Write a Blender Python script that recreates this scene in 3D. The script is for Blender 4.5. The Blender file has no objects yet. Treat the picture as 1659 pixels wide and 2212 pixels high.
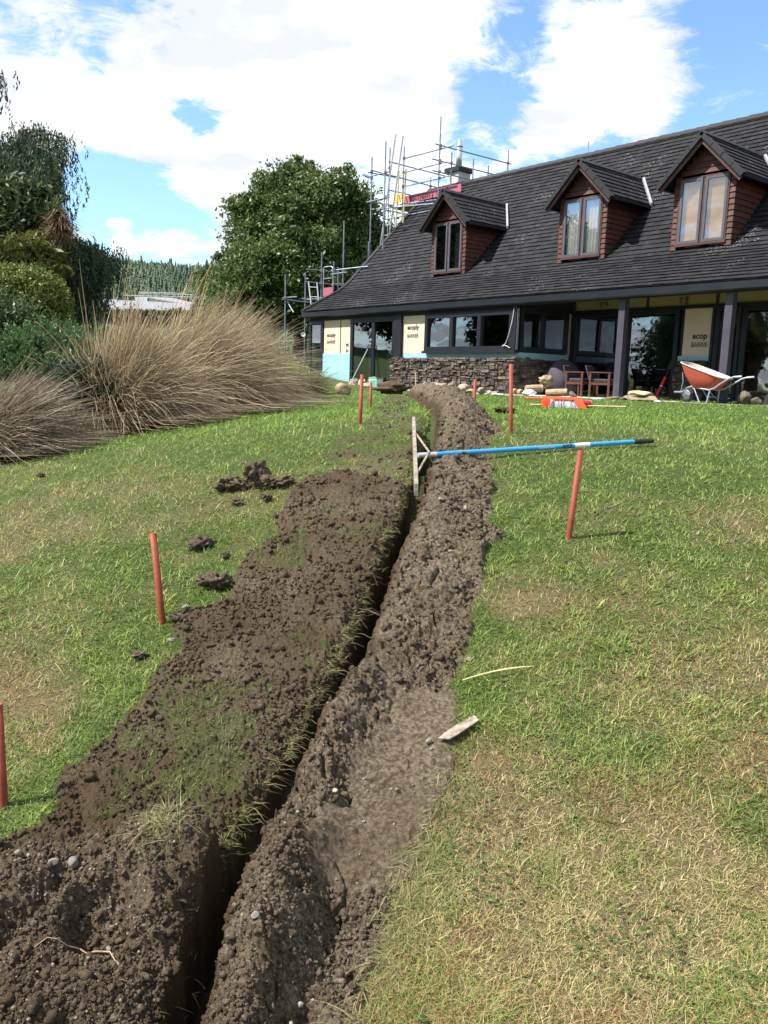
import bpy, bmesh, math, random
import numpy as np
from mathutils import Vector, Matrix, noise as mnoise

# ------------------------------------------------------------------ camera, world, sun, exposure
S = bpy.context.scene
COL = S.collection
EYE = 1.75                                     # camera height above the ground at the photographer's feet
PITCH, ROLL, YAW = math.radians(9.32), math.radians(1.66), math.radians(50.1)
fwd = Vector((0, math.cos(PITCH), -math.sin(PITCH))); up0 = Vector((0, math.sin(PITCH), math.cos(PITCH))); rt0 = Vector((1, 0, 0))
rt = math.cos(ROLL)*rt0 + math.sin(ROLL)*up0; upv = -math.sin(ROLL)*rt0 + math.cos(ROLL)*up0
cd = bpy.data.cameras.new('camera'); cam = bpy.data.objects.new('camera', cd); COL.objects.link(cam)
cd.sensor_fit = 'VERTICAL'; cd.sensor_height = 36; cd.lens = 28.8; cd.clip_start = .05; cd.clip_end = 9000
m = Matrix.Identity(4)
for i in range(3):
    m[i][0] = rt[i]; m[i][1] = upv[i]; m[i][2] = -fwd[i]
m[2][3] = EYE
cam.matrix_world = m
S.camera = cam

SUN_EL = math.radians(54); SUN_DIR = Vector((-.985, -.17, 0)).normalized()      # towards the sun (left of the photographer)
sd = SUN_DIR*math.cos(SUN_EL) + Vector((0, 0, math.sin(SUN_EL)))
sl_ = bpy.data.lights.new('sun', 'SUN'); sl_.energy = 5.0; sl_.angle = math.radians(.5); sl_.color = (1, .955, .89)
so = bpy.data.objects.new('sun', sl_); COL.objects.link(so)
so.rotation_euler = sd.to_track_quat('Z', 'Y').to_euler(); so.location = (-20, -5, 30)

W = bpy.data.worlds.new('World'); S.world = W; W.use_nodes = True
nt = W.node_tree; nt.nodes.clear(); N = nt.nodes.new; LK = nt.links.new
def wn(t, **k):
    n = N(t)
    for a, b in k.items(): setattr(n, a, b)
    return n
out = wn('ShaderNodeOutputWorld'); bg = wn('ShaderNodeBackground'); sky = wn('ShaderNodeTexSky')
sky.sky_type = 'NISHITA'; sky.sun_disc = False; sky.sun_elevation = SUN_EL
sky.sun_rotation = math.atan2(SUN_DIR.x, SUN_DIR.y); sky.air_density = 1.0; sky.dust_density = .35; sky.ozone_density = 2.2; sky.altitude = 300
tc = wn('ShaderNodeTexCoord'); nrm = wn('ShaderNodeVectorMath', operation='NORMALIZE'); LK(tc.outputs['Generated'], nrm.inputs[0])
sx = wn('ShaderNodeSeparateXYZ'); LK(nrm.outputs[0], sx.inputs[0])
def wm(op, a, b=None, c=None, clamp=False):
    n = wn('ShaderNodeMath', operation=op); n.use_clamp = clamp
    for i, v in enumerate((a, b, c)):
        if v is None: continue
        if isinstance(v, (int, float)): n.inputs[i].default_value = v
        else: LK(v, n.inputs[i])
    return n.outputs[0]
zz = wm('ADD', wm('MAXIMUM', sx.outputs[2], 0.0), .16)
px = wm('DIVIDE', sx.outputs[0], zz); py = wm('DIVIDE', sx.outputs[1], zz)
cv = wn('ShaderNodeCombineXYZ'); LK(px, cv.inputs[0]); LK(py, cv.inputs[1]); cv.inputs[2].default_value = 3.1
def wnoise(scale, det, rough, dist=0.0, off=(0, 0, 0)):
    ad = wn('ShaderNodeVectorMath', operation='ADD'); LK(cv.outputs[0], ad.inputs[0]); ad.inputs[1].default_value = off
    n = wn('ShaderNodeTexNoise'); n.inputs['Scale'].default_value = scale; n.inputs['Detail'].default_value = det
    n.inputs['Roughness'].default_value = rough; n.inputs['Distortion'].default_value = dist
    LK(ad.outputs[0], n.inputs['Vector']); return n.outputs[0]
big = wnoise(2.0, 8, .58, .35); fine = wnoise(5.5, 10, .66, .5, (7, 3, 1))
dens = wm('ADD', wm('MULTIPLY', big, .52), wm('MULTIPLY', fine, .48))
def blob(d, rad, amt):                          # a patch of thinner or thicker cloud round a compass direction
    global dens
    v = Vector(d).normalized()
    dp = wn('ShaderNodeVectorMath', operation='DISTANCE'); LK(nrm.outputs[0], dp.inputs[0]); dp.inputs[1].default_value = v
    mr = wn('ShaderNodeMapRange', interpolation_type='SMOOTHERSTEP'); LK(dp.outputs['Value'], mr.inputs[0])
    mr.inputs[1].default_value = rad; mr.inputs[2].default_value = 0; mr.inputs[3].default_value = 0; mr.inputs[4].default_value = amt
    dens = wm('ADD', dens, mr.outputs[0])
def pdir(x, y):
    return tuple(rt*((x-829.5)/1770) - upv*((y-1106)/1770) + fwd)
for x_, y_, r_b, a_b in [(1060, 225, .075, -.16), (1290, 345, .07, -.15), (1600, 50, .09, -.13), (1480, 300, .05, -.14), (1640, 260, .08, -.12), (1130, 60, .05, -.10), (330, 520, .10, -.20), (240, 420, .07, -.20), (170, 400, .06, -.14), (420, 225, .055, -.15), (190, 150, .05, -.13), (760, 320, .05, -.14), (60, 125, .05, -.08), (700, 90, .04, -.06),
                           (270, 512, .045, .20), (370, 520, .045, .20), (255, 475, .025, .14), (600, 260, .16, .10), (820, 170, .14, .10), (500, 60, .14, .08), (300, 300, .12, .09), (1320, 160, .10, .08), (100, 60, .12, .06), (880, 280, .08, .08), (60, 230, .12, .08), (480, 430, .08, .10), (1040, 285, .03, .10)]:
    blob(pdir(x_, y_), r_b, a_b*.85)
cm = wn('ShaderNodeMapRange', interpolation_type='SMOOTHSTEP'); LK(dens, cm.inputs[0])
cm.inputs[1].default_value = .428; cm.inputs[2].default_value = .535
shade = wnoise(2.6, 6, .55, .2, (2, 9, 4))
cr = wn('ShaderNodeMapRange'); LK(shade, cr.inputs[0]); cr.inputs[1].default_value = .38; cr.inputs[2].default_value = .62
mxs = wn('ShaderNodeMix', data_type='RGBA'); LK(cr.outputs[0], mxs.inputs[0])
mxs.inputs[6].default_value = (.66, .67, .69, 1); mxs.inputs[7].default_value = (.43, .45, .50, 1)
skm = wn('ShaderNodeVectorMath', operation='SCALE'); LK(sky.outputs[0], skm.inputs[0]); skm.inputs['Scale'].default_value = .120
mx = wn('ShaderNodeMix', data_type='RGBA'); LK(cm.outputs[0], mx.inputs[0]); tn = wn('ShaderNodeVectorMath', operation='MULTIPLY'); LK(skm.outputs[0], tn.inputs[0]); tn.inputs[1].default_value = (.88, 1.0, 1.06); LK(tn.outputs[0], mx.inputs[6]); LK(mxs.outputs[2], mx.inputs[7])
LK(mx.outputs[2], bg.inputs[0]); bg.inputs[1].default_value = 1.0; LK(bg.outputs[0], out.inputs[0])
S.view_settings.view_transform = 'Standard'; S.view_settings.look = 'None'; S.view_settings.exposure = 1.08; S.view_settings.gamma = 1.0
S.view_settings.use_curve_mapping = False
S.cycles.max_bounces = 6; S.cycles.transparent_max_bounces = 12; S.cycles.use_denoising = True
S.cycles.diffuse_bounces = 3; S.cycles.glossy_bounces = 3

# ------------------------------------------------------------------ helpers
R = random.Random(7); NR = np.random.RandomState(5)
CA, SA = math.cos(YAW), math.sin(YAW)
def H(u, v, z): return (u*CA + v*SA, -u*SA + v*CA, z + EYE)       # along the house front, into the house, height from eye level
def hx(P):
    P = np.asarray(P, float); return np.stack([P[..., 0]*CA+P[..., 1]*SA, -P[..., 0]*SA+P[..., 1]*CA, P[..., 2]+EYE], -1)

CP = np.array([(-1.35,2.76,-1.58),(-1.08,3.93,-1.24),(1.01,4.38,-.86),(1.0,6.6,-.45),(-.23,7.1,-.43),(-3.3,7,-.87),(-2.7,9,-.66),(-1.6,16,-.38),
(0,1.2,-1.72),(0,0,-1.75),(2,2,-1.38),(3,6,-.52),(4,9,-.42),(6,14,-.36),(10,10,-.42),(-6,7,-1.2),(-8,12,-1.0),(-3,12,-.52),(-6,18,-.5),(0,25,-.33),(0,12,-.39),(2,17,-.35),(-13,38,1.6),(-25,80,5),(8,20,-.33),(20,60,-.3),(-2,0,-1.9),(-6,0,-2.2),(6,0,-1.6),(9,4,-.9)])
def _k(d): return np.where(d > 0, d*d*np.log(d+1e-12), 0)
_n = len(CP)
_A = np.zeros((_n+3, _n+3)); _A[:_n, :_n] = _k(np.hypot(CP[:, None, 0]-CP[None, :, 0], CP[:, None, 1]-CP[None, :, 1])) + np.eye(_n)*.02
_A[:_n, _n] = 1; _A[:_n, _n+1:] = CP[:, :2]; _A[_n, :_n] = 1; _A[_n+1:, :_n] = CP[:, :2].T
_W = np.linalg.solve(_A, np.r_[CP[:, 2], 0, 0, 0])
def sstep(a, b, x):
    t = np.clip((np.asarray(x, float)-a)/(b-a), 0, 1); return t*t*(3-2*t)
def base_z(x, y):
    """height of the natural ground (world z)"""
    x = np.asarray(x, float); y = np.asarray(y, float)
    s = _W[_n] + _W[_n+1]*x + _W[_n+2]*y
    for i in range(_n): s = s + _W[i]*_k(np.hypot(x-CP[i, 0], y-CP[i, 1]))
    r = np.hypot(x, y); s = np.clip(s, -3.2, 2.0)
    left = sstep(.02, -.25, x/(r+1e-6))*sstep(0, 1, y/(r+1e-6))
    far = -.34 + left*np.interp(r, [18, 38, 75, 300, 4000], [.3, 2.2, 3.5, 6, 6])
    k = sstep(24, 34, r)
    back = sstep(2, -6, y)
    s = s*(1-back) + (-1.9)*back
    return s*(1-k) + far*k + EYE
def gz1(x, y): return float(base_z(np.array([x]), np.array([y]))[0])

def _h(ix, iy, s):
    n = (ix.astype(np.int64)*374761393 + iy.astype(np.int64)*668265263 + s*2147483647 + 12345) & 0xFFFFFFFF
    n = ((n ^ (n >> 13))*1274126177) & 0xFFFFFFFF
    n = ((n ^ (n >> 16))*2246822519) & 0xFFFFFFFF
    return ((n ^ (n >> 15)) & 0xFFFFFF)/float(0xFFFFFF)
def vnoise(x, y, s=0):
    ix = np.floor(x); iy = np.floor(y); fx = x-ix; fy = y-iy
    fx = fx*fx*fx*(fx*(fx*6-15)+10); fy = fy*fy*fy*(fy*(fy*6-15)+10)
    a = _h(ix, iy, s); b = _h(ix+1, iy, s); c = _h(ix, iy+1, s); d = _h(ix+1, iy+1, s)
    return (a*(1-fx)+b*fx)*(1-fy) + (c*(1-fx)+d*fx)*fy
def fbm(x, y, f, o=4, s=0, g=.5):
    t = 0; a = 1; n = 0
    for i in range(o):
        t = t + a*vnoise(x*f + 13.7*i, y*f - 7.1*i, s+i); n += a; a *= g; f *= 2.03
    return t/n - .5
def worley(x, y, s=0):
    ix = np.floor(x); iy = np.floor(y); best = np.full(x.shape, 9.0)
    for dx in (-1, 0, 1):
        for dy in (-1, 0, 1):
            cx = ix+dx; cy = iy+dy
            d = (cx + _h(cx, cy, s) - x)**2 + (cy + _h(cx, cy, s+77) - y)**2
            best = np.minimum(best, d)
    return np.sqrt(best)

class MB:
    """collects polygons in world space and links them as ONE mesh object"""
    def __init__(s): s.v = []; s.f = []; s.c = []; s.col = (1, 1, 1)
    def add(s, vs, fs, col=None):
        o = len(s.v); s.v += [tuple(p) for p in vs]; s.f += [tuple(i+o for i in f) for f in fs]; s.c += [col or s.col]*len(fs)
    def hexa(s, P, col=None):                        # 8 corners: bottom ring 0-3, top ring 4-7
        s.add(P, [(3, 2, 1, 0), (4, 5, 6, 7), (0, 1, 5, 4), (1, 2, 6, 5), (2, 3, 7, 6), (3, 0, 4, 7)], col)
    def hbox(s, u0, u1, v0, v1, z0, z1, col=None):   # box in house axes
        s.hexa([H(u0, v0, z0), H(u1, v0, z0), H(u1, v1, z0), H(u0, v1, z0), H(u0, v0, z1), H(u1, v0, z1), H(u1, v1, z1), H(u0, v1, z1)], col)
    def obox(s, c, ax, ay, az, col=None):            # centre and three half-axis vectors
        c, ax, ay, az = map(Vector, (c, ax, ay, az))
        s.hexa([c-ax-ay-az, c+ax-ay-az, c+ax+ay-az, c-ax+ay-az, c-ax-ay+az, c+ax-ay+az, c+ax+ay+az, c-ax+ay+az], col)
    def tube(s, pts, r, n=8, col=None, cap=True):
        pts = [Vector(p) for p in pts]; rs = r if isinstance(r, (list, tuple)) else [r]*len(pts)
        ring = []; o = len(s.v); prev = None
        for i, p in enumerate(pts):
            d = (pts[min(i+1, len(pts)-1)] - pts[max(i-1, 0)]).normalized()
            if prev is None:
                a = d.orthogonal().normalized()
            else:
                a = (prev - d*prev.dot(d)); a = a.normalized() if a.length > 1e-6 else d.orthogonal().normalized()
            prev = a; b = d.cross(a)
            for k in range(n):
                t = 2*math.pi*k/n; s.v.append(tuple(p + (a*math.cos(t)+b*math.sin(t))*rs[i]))
        fs = []
        for i in range(len(pts)-1):
            for k in range(n):
                k2 = (k+1) % n; fs.append((o+i*n+k, o+i*n+k2, o+(i+1)*n+k2, o+(i+1)*n+k))
        if cap: fs.append(tuple(o+k for k in range(n))[::-1]); fs.append(tuple(o+(len(pts)-1)*n+k for k in range(n)))
        s.f += fs; s.c += [col or s.col]*len(fs)
    def build(s, name, mat, parent=None, origin=None, smooth=False, bevel=0):
        me = bpy.data.meshes.new(name)
        V = np.array(s.v, float).reshape(-1, 3)
        o = bpy.data.objects.new(name, me); COL.objects.link(o)
        if parent is not None:
            o.parent = parent; V = V - np.array(ROOTLOC[parent.name])
            ROOTLOC[o.name] = ROOTLOC[parent.name]
        elif origin is not None:
            V = V - np.array(origin); o.location = origin; ROOTLOC[o.name] = tuple(origin)
        else: ROOTLOC[o.name] = (0, 0, 0)
        me.from_pydata([tuple(p) for p in V], [], s.f)
        if any(c != (1, 1, 1) for c in s.c):
            ca = me.color_attributes.new('col', 'FLOAT_COLOR', 'CORNER')
            lt = np.array([len(f) for f in s.f]); cc = np.repeat(np.c_[np.array(s.c, float), np.ones(len(s.c))], lt, axis=0)
            ca.data.foreach_set('color', cc.ravel())
        me.materials.append(mat)
        if smooth: me.polygons.foreach_set('use_smooth', [True]*len(me.polygons))
        me.update()
        if bevel:
            b = o.modifiers.new('bevel', 'BEVEL'); b.width = bevel; b.segments = 2; b.limit_method = 'ANGLE'
        return o
ROOTLOC = {}
def npmesh(name, V, F, mat, col=None, attrs=None, parent=None, smooth=False, origin=None):
    """V (n,3); F (m,k) all faces the same size; col (n,3) per vertex"""
    V = np.asarray(V, np.float32); F = np.asarray(F, np.int32)
    me = bpy.data.meshes.new(name); o = bpy.data.objects.new(name, me); COL.objects.link(o)
    if parent is not None:
        o.parent = parent; V = V - np.array(ROOTLOC[parent.name], np.float32); ROOTLOC[o.name] = ROOTLOC[parent.name]
    elif origin is not None:
        V = V - np.array(origin, np.float32); o.location = origin; ROOTLOC[o.name] = tuple(origin)
    else: ROOTLOC[o.name] = (0, 0, 0)
    k = F.shape[1]
    me.vertices.add(len(V)); me.vertices.foreach_set('co', V.ravel())
    me.loops.add(F.size); me.loops.foreach_set('vertex_index', F.ravel())
    me.polygons.add(len(F)); me.polygons.foreach_set('loop_start', np.arange(0, F.size, k, dtype=np.int32))
    if smooth: me.polygons.foreach_set('use_smooth', np.ones(len(F), bool))
    if col is not None:
        ca = me.color_attributes.new('col', 'FLOAT_COLOR', 'POINT')
        ca.data.foreach_set('color', np.c_[np.asarray(col, np.float32), np.ones(len(V), np.float32)].astype(np.float32).ravel())
    for a, d in (attrs or {}).items():
        at = me.attributes.new(a, 'FLOAT', 'POINT'); at.data.foreach_set('value', np.asarray(d, np.float32))
    me.update(calc_edges=True); me.validate(); me.materials.append(mat)
    return o
def tag(o, label=None, cat=None, group=None, kind=None):
    if label: o['label'] = label
    if cat: o['category'] = cat
    if group: o['group'] = group
    if kind: o['kind'] = kind
    return o
def thing(name, loc, label, cat, group=None):
    o = bpy.data.objects.new(name, None); COL.objects.link(o); o.location = loc; ROOTLOC[o.name] = tuple(loc)
    o.empty_display_size = .2
    return tag(o, label, cat, group)

# ------------------------------------------------------------------ materials
def mat(name, color=(.5, .5, .5), rough=.7, var=.25, scale=6, bump=.2, bscale=40, usecol=False, metal=0, spec=.4, color2=None, detail=6, dist=.01):
    m = bpy.data.materials.new(name); m.use_nodes = True; t = m.node_tree; b = t.nodes['Principled BSDF']
    n = t.nodes.new; l = t.links.new
    co = n('ShaderNodeNewGeometry').outputs['Position'] if scale < 0 else n('ShaderNodeTexCoord').outputs['Object']
    no = n('ShaderNodeTexNoise'); no.inputs['Scale'].default_value = abs(scale); no.inputs['Detail'].default_value = detail; l(co, no.inputs['Vector'])
    mr = n('ShaderNodeMapRange'); mr.inputs[1].default_value = .3; mr.inputs[2].default_value = .7; l(no.outputs[0], mr.inputs[0])
    mx = n('ShaderNodeMix'); mx.data_type = 'RGBA'; l(mr.outputs[0], mx.inputs[0])
    c2 = color2 or tuple(min(1, c*(1+var)) for c in color); c1 = color if color2 else tuple(c*(1-var) for c in color)
    mx.inputs[6].default_value = (*c1, 1); mx.inputs[7].default_value = (*c2, 1); res = mx.outputs[2]
    if usecol:
        at = n('ShaderNodeAttribute'); at.attribute_name = 'col'
        mu = n('ShaderNodeMix'); mu.data_type = 'RGBA'; mu.blend_type = 'MULTIPLY'; mu.inputs[0].default_value = 1
        l(res, mu.inputs[6]); l(at.outputs['Color'], mu.inputs[7]); res = mu.outputs[2]
    l(res, b.inputs['Base Color']); b.inputs['Roughness'].default_value = rough; b.inputs['Metallic'].default_value = metal
    b.inputs['Specular IOR Level'].default_value = spec
    if bump:
        nb = n('ShaderNodeTexNoise'); nb.inputs['Scale'].default_value = bscale; nb.inputs['Detail'].default_value = 4; l(co, nb.inputs['Vector'])
        bp = n('ShaderNodeBump'); bp.inputs['Strength'].default_value = bump; bp.inputs['Distance'].default_value = dist
        l(nb.outputs[0], bp.inputs['Height']); l(bp.outputs[0], b.inputs['Normal'])
    return m
def leafmat(name, tint=(1, 1, 1), trans=.35, rough=.5):
    m = bpy.data.materials.new(name); m.use_nodes = True; t = m.node_tree; b = t.nodes['Principled BSDF']; n = t.nodes.new; l = t.links.new
    at = n('ShaderNodeAttribute'); at.attribute_name = 'col'
    mu = n('ShaderNodeMix'); mu.data_type = 'RGBA'; mu.blend_type = 'MULTIPLY'; mu.inputs[0].default_value = 1; mu.inputs[7].default_value = (*tint, 1)
    l(at.outputs['Color'], mu.inputs[6]); l(mu.outputs[2], b.inputs['Base Color']); b.inputs['Roughness'].default_value = rough
    b.inputs['Specular IOR Level'].default_value = .35
    tr = n('ShaderNodeBsdfTranslucent'); l(mu.outputs[2], tr.inputs[0]); ms = n('ShaderNodeMixShader'); ms.inputs[0].default_value = trans
    l(b.outputs[0], ms.inputs[1]); l(tr.outputs[0], ms.inputs[2]); l(ms.outputs[0], t.nodes['Material Output'].inputs[0])
    return m
M = {}
M['frame'] = mat('dark_aluminium', (.012, .014, .020), .42, .15, 3, .02, 30)
M['post'] = mat('painted_post', (.050, .046, .062), .55, .15, 5, .1, 60)
M['gutter'] = mat('gutter_steel', (.012, .015, .021), .4, .2, 2, .03, 20)
M['band'] = mat('dark_timber_band', (.020, .024, .034), .7, .3, 8, .2, 50)
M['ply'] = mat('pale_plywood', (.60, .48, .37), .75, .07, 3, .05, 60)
M['plyshade'] = mat('shaded_yellow_plywood', (.28, .235, .105), .8, .1, 3, .05, 60)  # yellowish verandah plywood, with the shade under the roof put into its colour
M['foil'] = mat('pale_blue_sheet', (.28, .49, .55), .65, .05, 2, .05, 12)
M['ink'] = mat('black_ink', (.035, .032, .03), .8, .3, 12, 0)
M['tile'] = mat('concrete_roof_tile', (.0125, .0122, .014), .75, .4, 9, .5, 90, usecol=True, spec=.22)
def lichen(m, s, thr, colr):
    t = m.node_tree; n = t.nodes.new; l = t.links.new; b = t.nodes['Principled BSDF']; src = b.inputs['Base Color'].links[0].from_socket; pos = n('ShaderNodeNewGeometry').outputs['Position']
    v = n('ShaderNodeTexVoronoi'); v.inputs['Scale'].default_value = s; l(pos, v.inputs['Vector']); a = n('ShaderNodeMapRange'); a.inputs[1].default_value = .30; a.inputs[2].default_value = .18; l(v.outputs['Distance'], a.inputs[0])
    k = n('ShaderNodeTexNoise'); k.inputs['Scale'].default_value = .9; k.inputs['Detail'].default_value = 4; l(pos, k.inputs['Vector']); c = n('ShaderNodeMapRange'); c.inputs[1].default_value = thr; c.inputs[2].default_value = thr+.06; l(k.outputs[0], c.inputs[0])
    w = n('ShaderNodeMath'); w.operation = 'MULTIPLY'; l(a.outputs[0], w.inputs[0]); l(c.outputs[0], w.inputs[1]); x = n('ShaderNodeMix'); x.data_type = 'RGBA'; l(w.outputs[0], x.inputs[0]); l(src, x.inputs[6]); x.inputs[7].default_value = (*colr, 1); l(x.outputs[2], b.inputs['Base Color'])
lichen(M['tile'], 17, .575, (.20, .20, .18))
M['ridge'] = mat('ridge_tile', (.009, .0095, .011), .65, .25, 9, .3, 60)
M['clad'] = mat('rusty_red_timber_cladding', (.066, .022, .014), .6, .35, 7, .25, 50, usecol=True)
M['clad2'] = mat('red_brown_timber_trim', (.070, .028, .020), .55, .3, 7, .15, 50)
M['wframe'] = mat('grey_window_frame', (.075, .078, .098), .45, .1, 4, .02, 30)
M['flash'] = mat('lead_flashing', (.26, .27, .28), .6, .2, 6, .1, 30)
M['stone'] = mat('schist_stone', (.098, .080, .064), .9, .4, 14, .8, 55, usecol=True, dist=.02)
M['room'] = mat('dark_room', (.022, .022, .025), .9, .3, 2, 0)  # near black, so the unlit rooms behind the glass look dark
M['curtain'] = mat('curtain_fabric', (.30, .36, .38), .9, .15, 4, .1, 30)
M['cloudrefl'] = mat('painted_cloud_reflection', (.72, .72, .74), .9, .08, 4, .1, 30)  # white put in for the bright clouds mirrored in the glass
M['blind'] = mat('golden_blind', (.80, .46, .09), .7, .2, 3, .1, 30, usecol=True)
M['red'] = mat('red_plastic_pipe', (.21, .043, .020), .6, .22, 14, .2, 50, spec=.3)
M['galv'] = mat('galvanised_steel', (.36, .385, .41), .42, .22, 3, .05, 40, metal=.55)
M['tube'] = mat('scaffold_tube_steel', (.20, .23, .29), .45, .3, 5, .05, 40, metal=.4)
M['galvb'] = mat('blue_steel_tube', (.09, .13, .30), .45, .25, 3, .05, 40, metal=.3)
M['alu'] = mat('dull_aluminium', (.50, .50, .51), .42, .15, 14, .1, 60, metal=.5)
M['pink'] = mat('pink_vinyl', (.36, .085, .13), .6, .08, 3, .05, 20)
M['yellow'] = mat('yellow_board', (.75, .42, .05), .6, .1, 3, .05, 20)
M['concrete'] = mat('grey_render', (.40, .40, .40), .85, .12, 3, .1, 40)
M['steel'] = mat('flue_steel', (.55, .54, .56), .3, .1, 4, .05, 20, metal=.7)
M['dirtmetal'] = mat('muddy_steel', (.33, .29, .23), .8, 0, 22, .5, 90, color2=(.12, .09, .065))
M['blue'] = mat('blue_fibreglass', (.012, .27, .62), .4, 0, 14, .1, 30, color2=(.045, .27, .50))
M['rubber'] = mat('black_rubber', (.016, .016, .017), .75, .3, 12, .3, 60)
M['orange'] = mat('orange_plastic', (.95, .11, .03), .45, .1, 9, .05, 30)
M['bristle'] = mat('bristles', (1, 1, 1), .7, .1, 9, 0, usecol=True)
M['wood'] = mat('weathered_timber', (.33, .25, .15), .8, .3, 10, .4, 60)
M['chairwood'] = mat('chair_hardwood', (.085, .036, .020), .6, .25, 12, .2, 60)
M['palewood'] = mat('pale_wood_handle', (.60, .50, .26), .6, .15, 10, .1, 60)
M['bark'] = mat('bark', (.10, .075, .055), .9, .4, 8, .9, 25, dist=.05)
M['bag'] = mat('plum_fabric', (.060, .046, .062), .85, .2, 5, .3, 18, dist=.03)
M['barrow'] = mat('scuffed_orange_paint', (.46, .075, .038), .6, 0, 5, .3, 60, color2=(.36, .075, .045))
M['barrowin'] = mat('mortar_caked_steel', (.40, .38, .35), .9, .25, 12, .6, 50)
M['white'] = mat('white_plastic', (.72, .73, .74), .6, .08, 6, .1, 20)
M['rock'] = mat('pale_rock', (.30, .25, .20), .85, .35, 9, .8, 40, usecol=True, dist=.02)
M['pebble'] = mat('pebble', (.19, .175, .15), .85, .2, 20, .2, 60, usecol=True)
M['redgloss'] = mat('red_lacquer', (.50, .015, .02), .35, .1, 5, .02, 30)
M['green'] = mat('green_carton', (.10, .36, .27), .6, .1, 5, .05, 30)
M['roofw'] = mat('white_corrugated_iron', (.20, .205, .22), .6, .08, 2, .1, 5)
M['farwall'] = mat('dark_far_wall', (.10, .09, .09), .9, .2, 2, 0)
M['leaf'] = leafmat('leaves'); M['needle'] = leafmat('needles', trans=.15, rough=.65)
M['blade'] = leafmat('grass_blades', trans=.35, rough=.55); M['straw'] = leafmat('tussock_blades', trans=.3, rough=.5)
def glassmat(name, tint, boost, base):
    m = bpy.data.materials.new(name); m.use_nodes = True; t = m.node_tree; n = t.nodes.new; l = t.links.new
    t.nodes.remove(t.nodes['Principled BSDF'])
    tr = n('ShaderNodeBsdfTransparent'); tr.inputs[0].default_value = (*tint, 1); gl = n('ShaderNodeBsdfGlossy'); gl.inputs['Roughness'].default_value = .015
    gl.inputs[0].default_value = (.9, .93, 1, 1)
    fr = n('ShaderNodeFresnel'); bf = n('ShaderNodeMapRange'); bf.inputs[3].default_value = 1.5; bf.inputs[4].default_value = 1/1.5; l(n('ShaderNodeNewGeometry').outputs['Backfacing'], bf.inputs[0]); l(bf.outputs[0], fr.inputs[0]); ma = n('ShaderNodeMath'); ma.operation = 'MULTIPLY_ADD'; ma.use_clamp = True
    ma.inputs[1].default_value = boost; ma.inputs[2].default_value = base; l(fr.outputs[0], ma.inputs[0])
    no = n('ShaderNodeTexNoise'); no.inputs['Scale'].default_value = 1.3; bp = n('ShaderNodeBump'); bp.inputs['Strength'].default_value = .05; bp.inputs['Distance'].default_value = .05
    l(n('ShaderNodeNewGeometry').outputs['Position'], no.inputs['Vector']); l(no.outputs[0], bp.inputs['Height']); l(bp.outputs[0], gl.inputs['Normal'])
    ms = n('ShaderNodeMixShader'); l(ma.outputs[0], ms.inputs[0]); l(tr.outputs[0], ms.inputs[1]); l(gl.outputs[0], ms.inputs[2])
    l(ms.outputs[0], t.nodes['Material Output'].inputs[0]); return m
M['glass'] = glassmat('window_glass', (.6, .65, .65), 2.0, .06)
M['glassup'] = glassmat('dormer_glass', (.85, .86, .83), 1.8, .10)

# ground: one procedural material, lawn to soil by the attribute "soil" of each surface point
def groundmat():
    m = bpy.data.materials.new('lawn_and_soil'); m.use_nodes = True; t = m.node_tree; b = t.nodes['Principled BSDF']; n = t.nodes.new; l = t.links.new
    pos = n('ShaderNodeNewGeometry').outputs['Position']
    def noise(s, d=5, r=.6):
        k = n('ShaderNodeTexNoise'); k.inputs['Scale'].default_value = s; k.inputs['Detail'].default_value = d; k.inputs['Roughness'].default_value = r; l(pos, k.inputs['Vector']); return k.outputs[0]
    def mr(x, a, c): 
        k = n('ShaderNodeMapRange'); k.inputs[1].default_value = a; k.inputs[2].default_value = c; l(x, k.inputs[0]); return k.outputs[0]
    def mix(f, a, c):
        k = n('ShaderNodeMix'); k.data_type = 'RGBA'; l(f, k.inputs[0])
        for i, v in ((6, a), (7, c)):
            if isinstance(v, tuple): k.inputs[i].default_value = (*v, 1)
            else: l(v, k.inputs[i])
        return k.outputs[2]
    g = mix(mr(noise(1.7), .35, .65), (.030, .070, .010), (.055, .095, .016))
    g = mix(mr(noise(38, 4, .7), .35, .7), g, (.10, .13, .035))
    dry = n('ShaderNodeAttribute'); dry.attribute_name = 'dry'
    g = mix(dry.outputs['Fac'], g, (.18, .14, .07))
    wet = n('ShaderNodeAttribute'); wet.attribute_name = 'wet'
    s = mix(mr(noise(3.1), .35, .65), (.190, .150, .104), (.300, .247, .176))
    s = mix(mr(noise(60, 5, .7), .42, .62), (.094, .066, .038), s)
    vo = n('ShaderNodeTexVoronoi'); vo.inputs['Scale'].default_value = 95; l(pos, vo.inputs['Vector'])
    sp = mr(vo.outputs['Distance'], .16, .10); sc = n('ShaderNodeMath'); sc.operation = 'MULTIPLY'; l(sp, sc.inputs[0]); l(mr(noise(11, 2), .55, .62), sc.inputs[1])
    s = mix(sc.outputs[0], s, (.42, .37, .30))
    s = mix(wet.outputs['Fac'], s, (.080, .054, .028))
    so_ = n('ShaderNodeAttribute'); so_.attribute_name = 'soil'
    c = mix(so_.outputs['Fac'], g, s); l(c, b.inputs['Base Color']); b.inputs['Roughness'].default_value = .92; b.inputs['Specular IOR Level'].default_value = .2
    ad = n('ShaderNodeMath'); ad.operation = 'ADD'; l(noise(85, 5, .7), ad.inputs[0]); l(noise(300, 3, .6), ad.inputs[1])
    bp = n('ShaderNodeBump'); bp.inputs['Strength'].default_value = .9; bp.inputs['Distance'].default_value = .022; l(ad.outputs[0], bp.inputs['Height']); l(bp.outputs[0], b.inputs['Normal'])
    return m
M['ground'] = groundmat()
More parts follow.
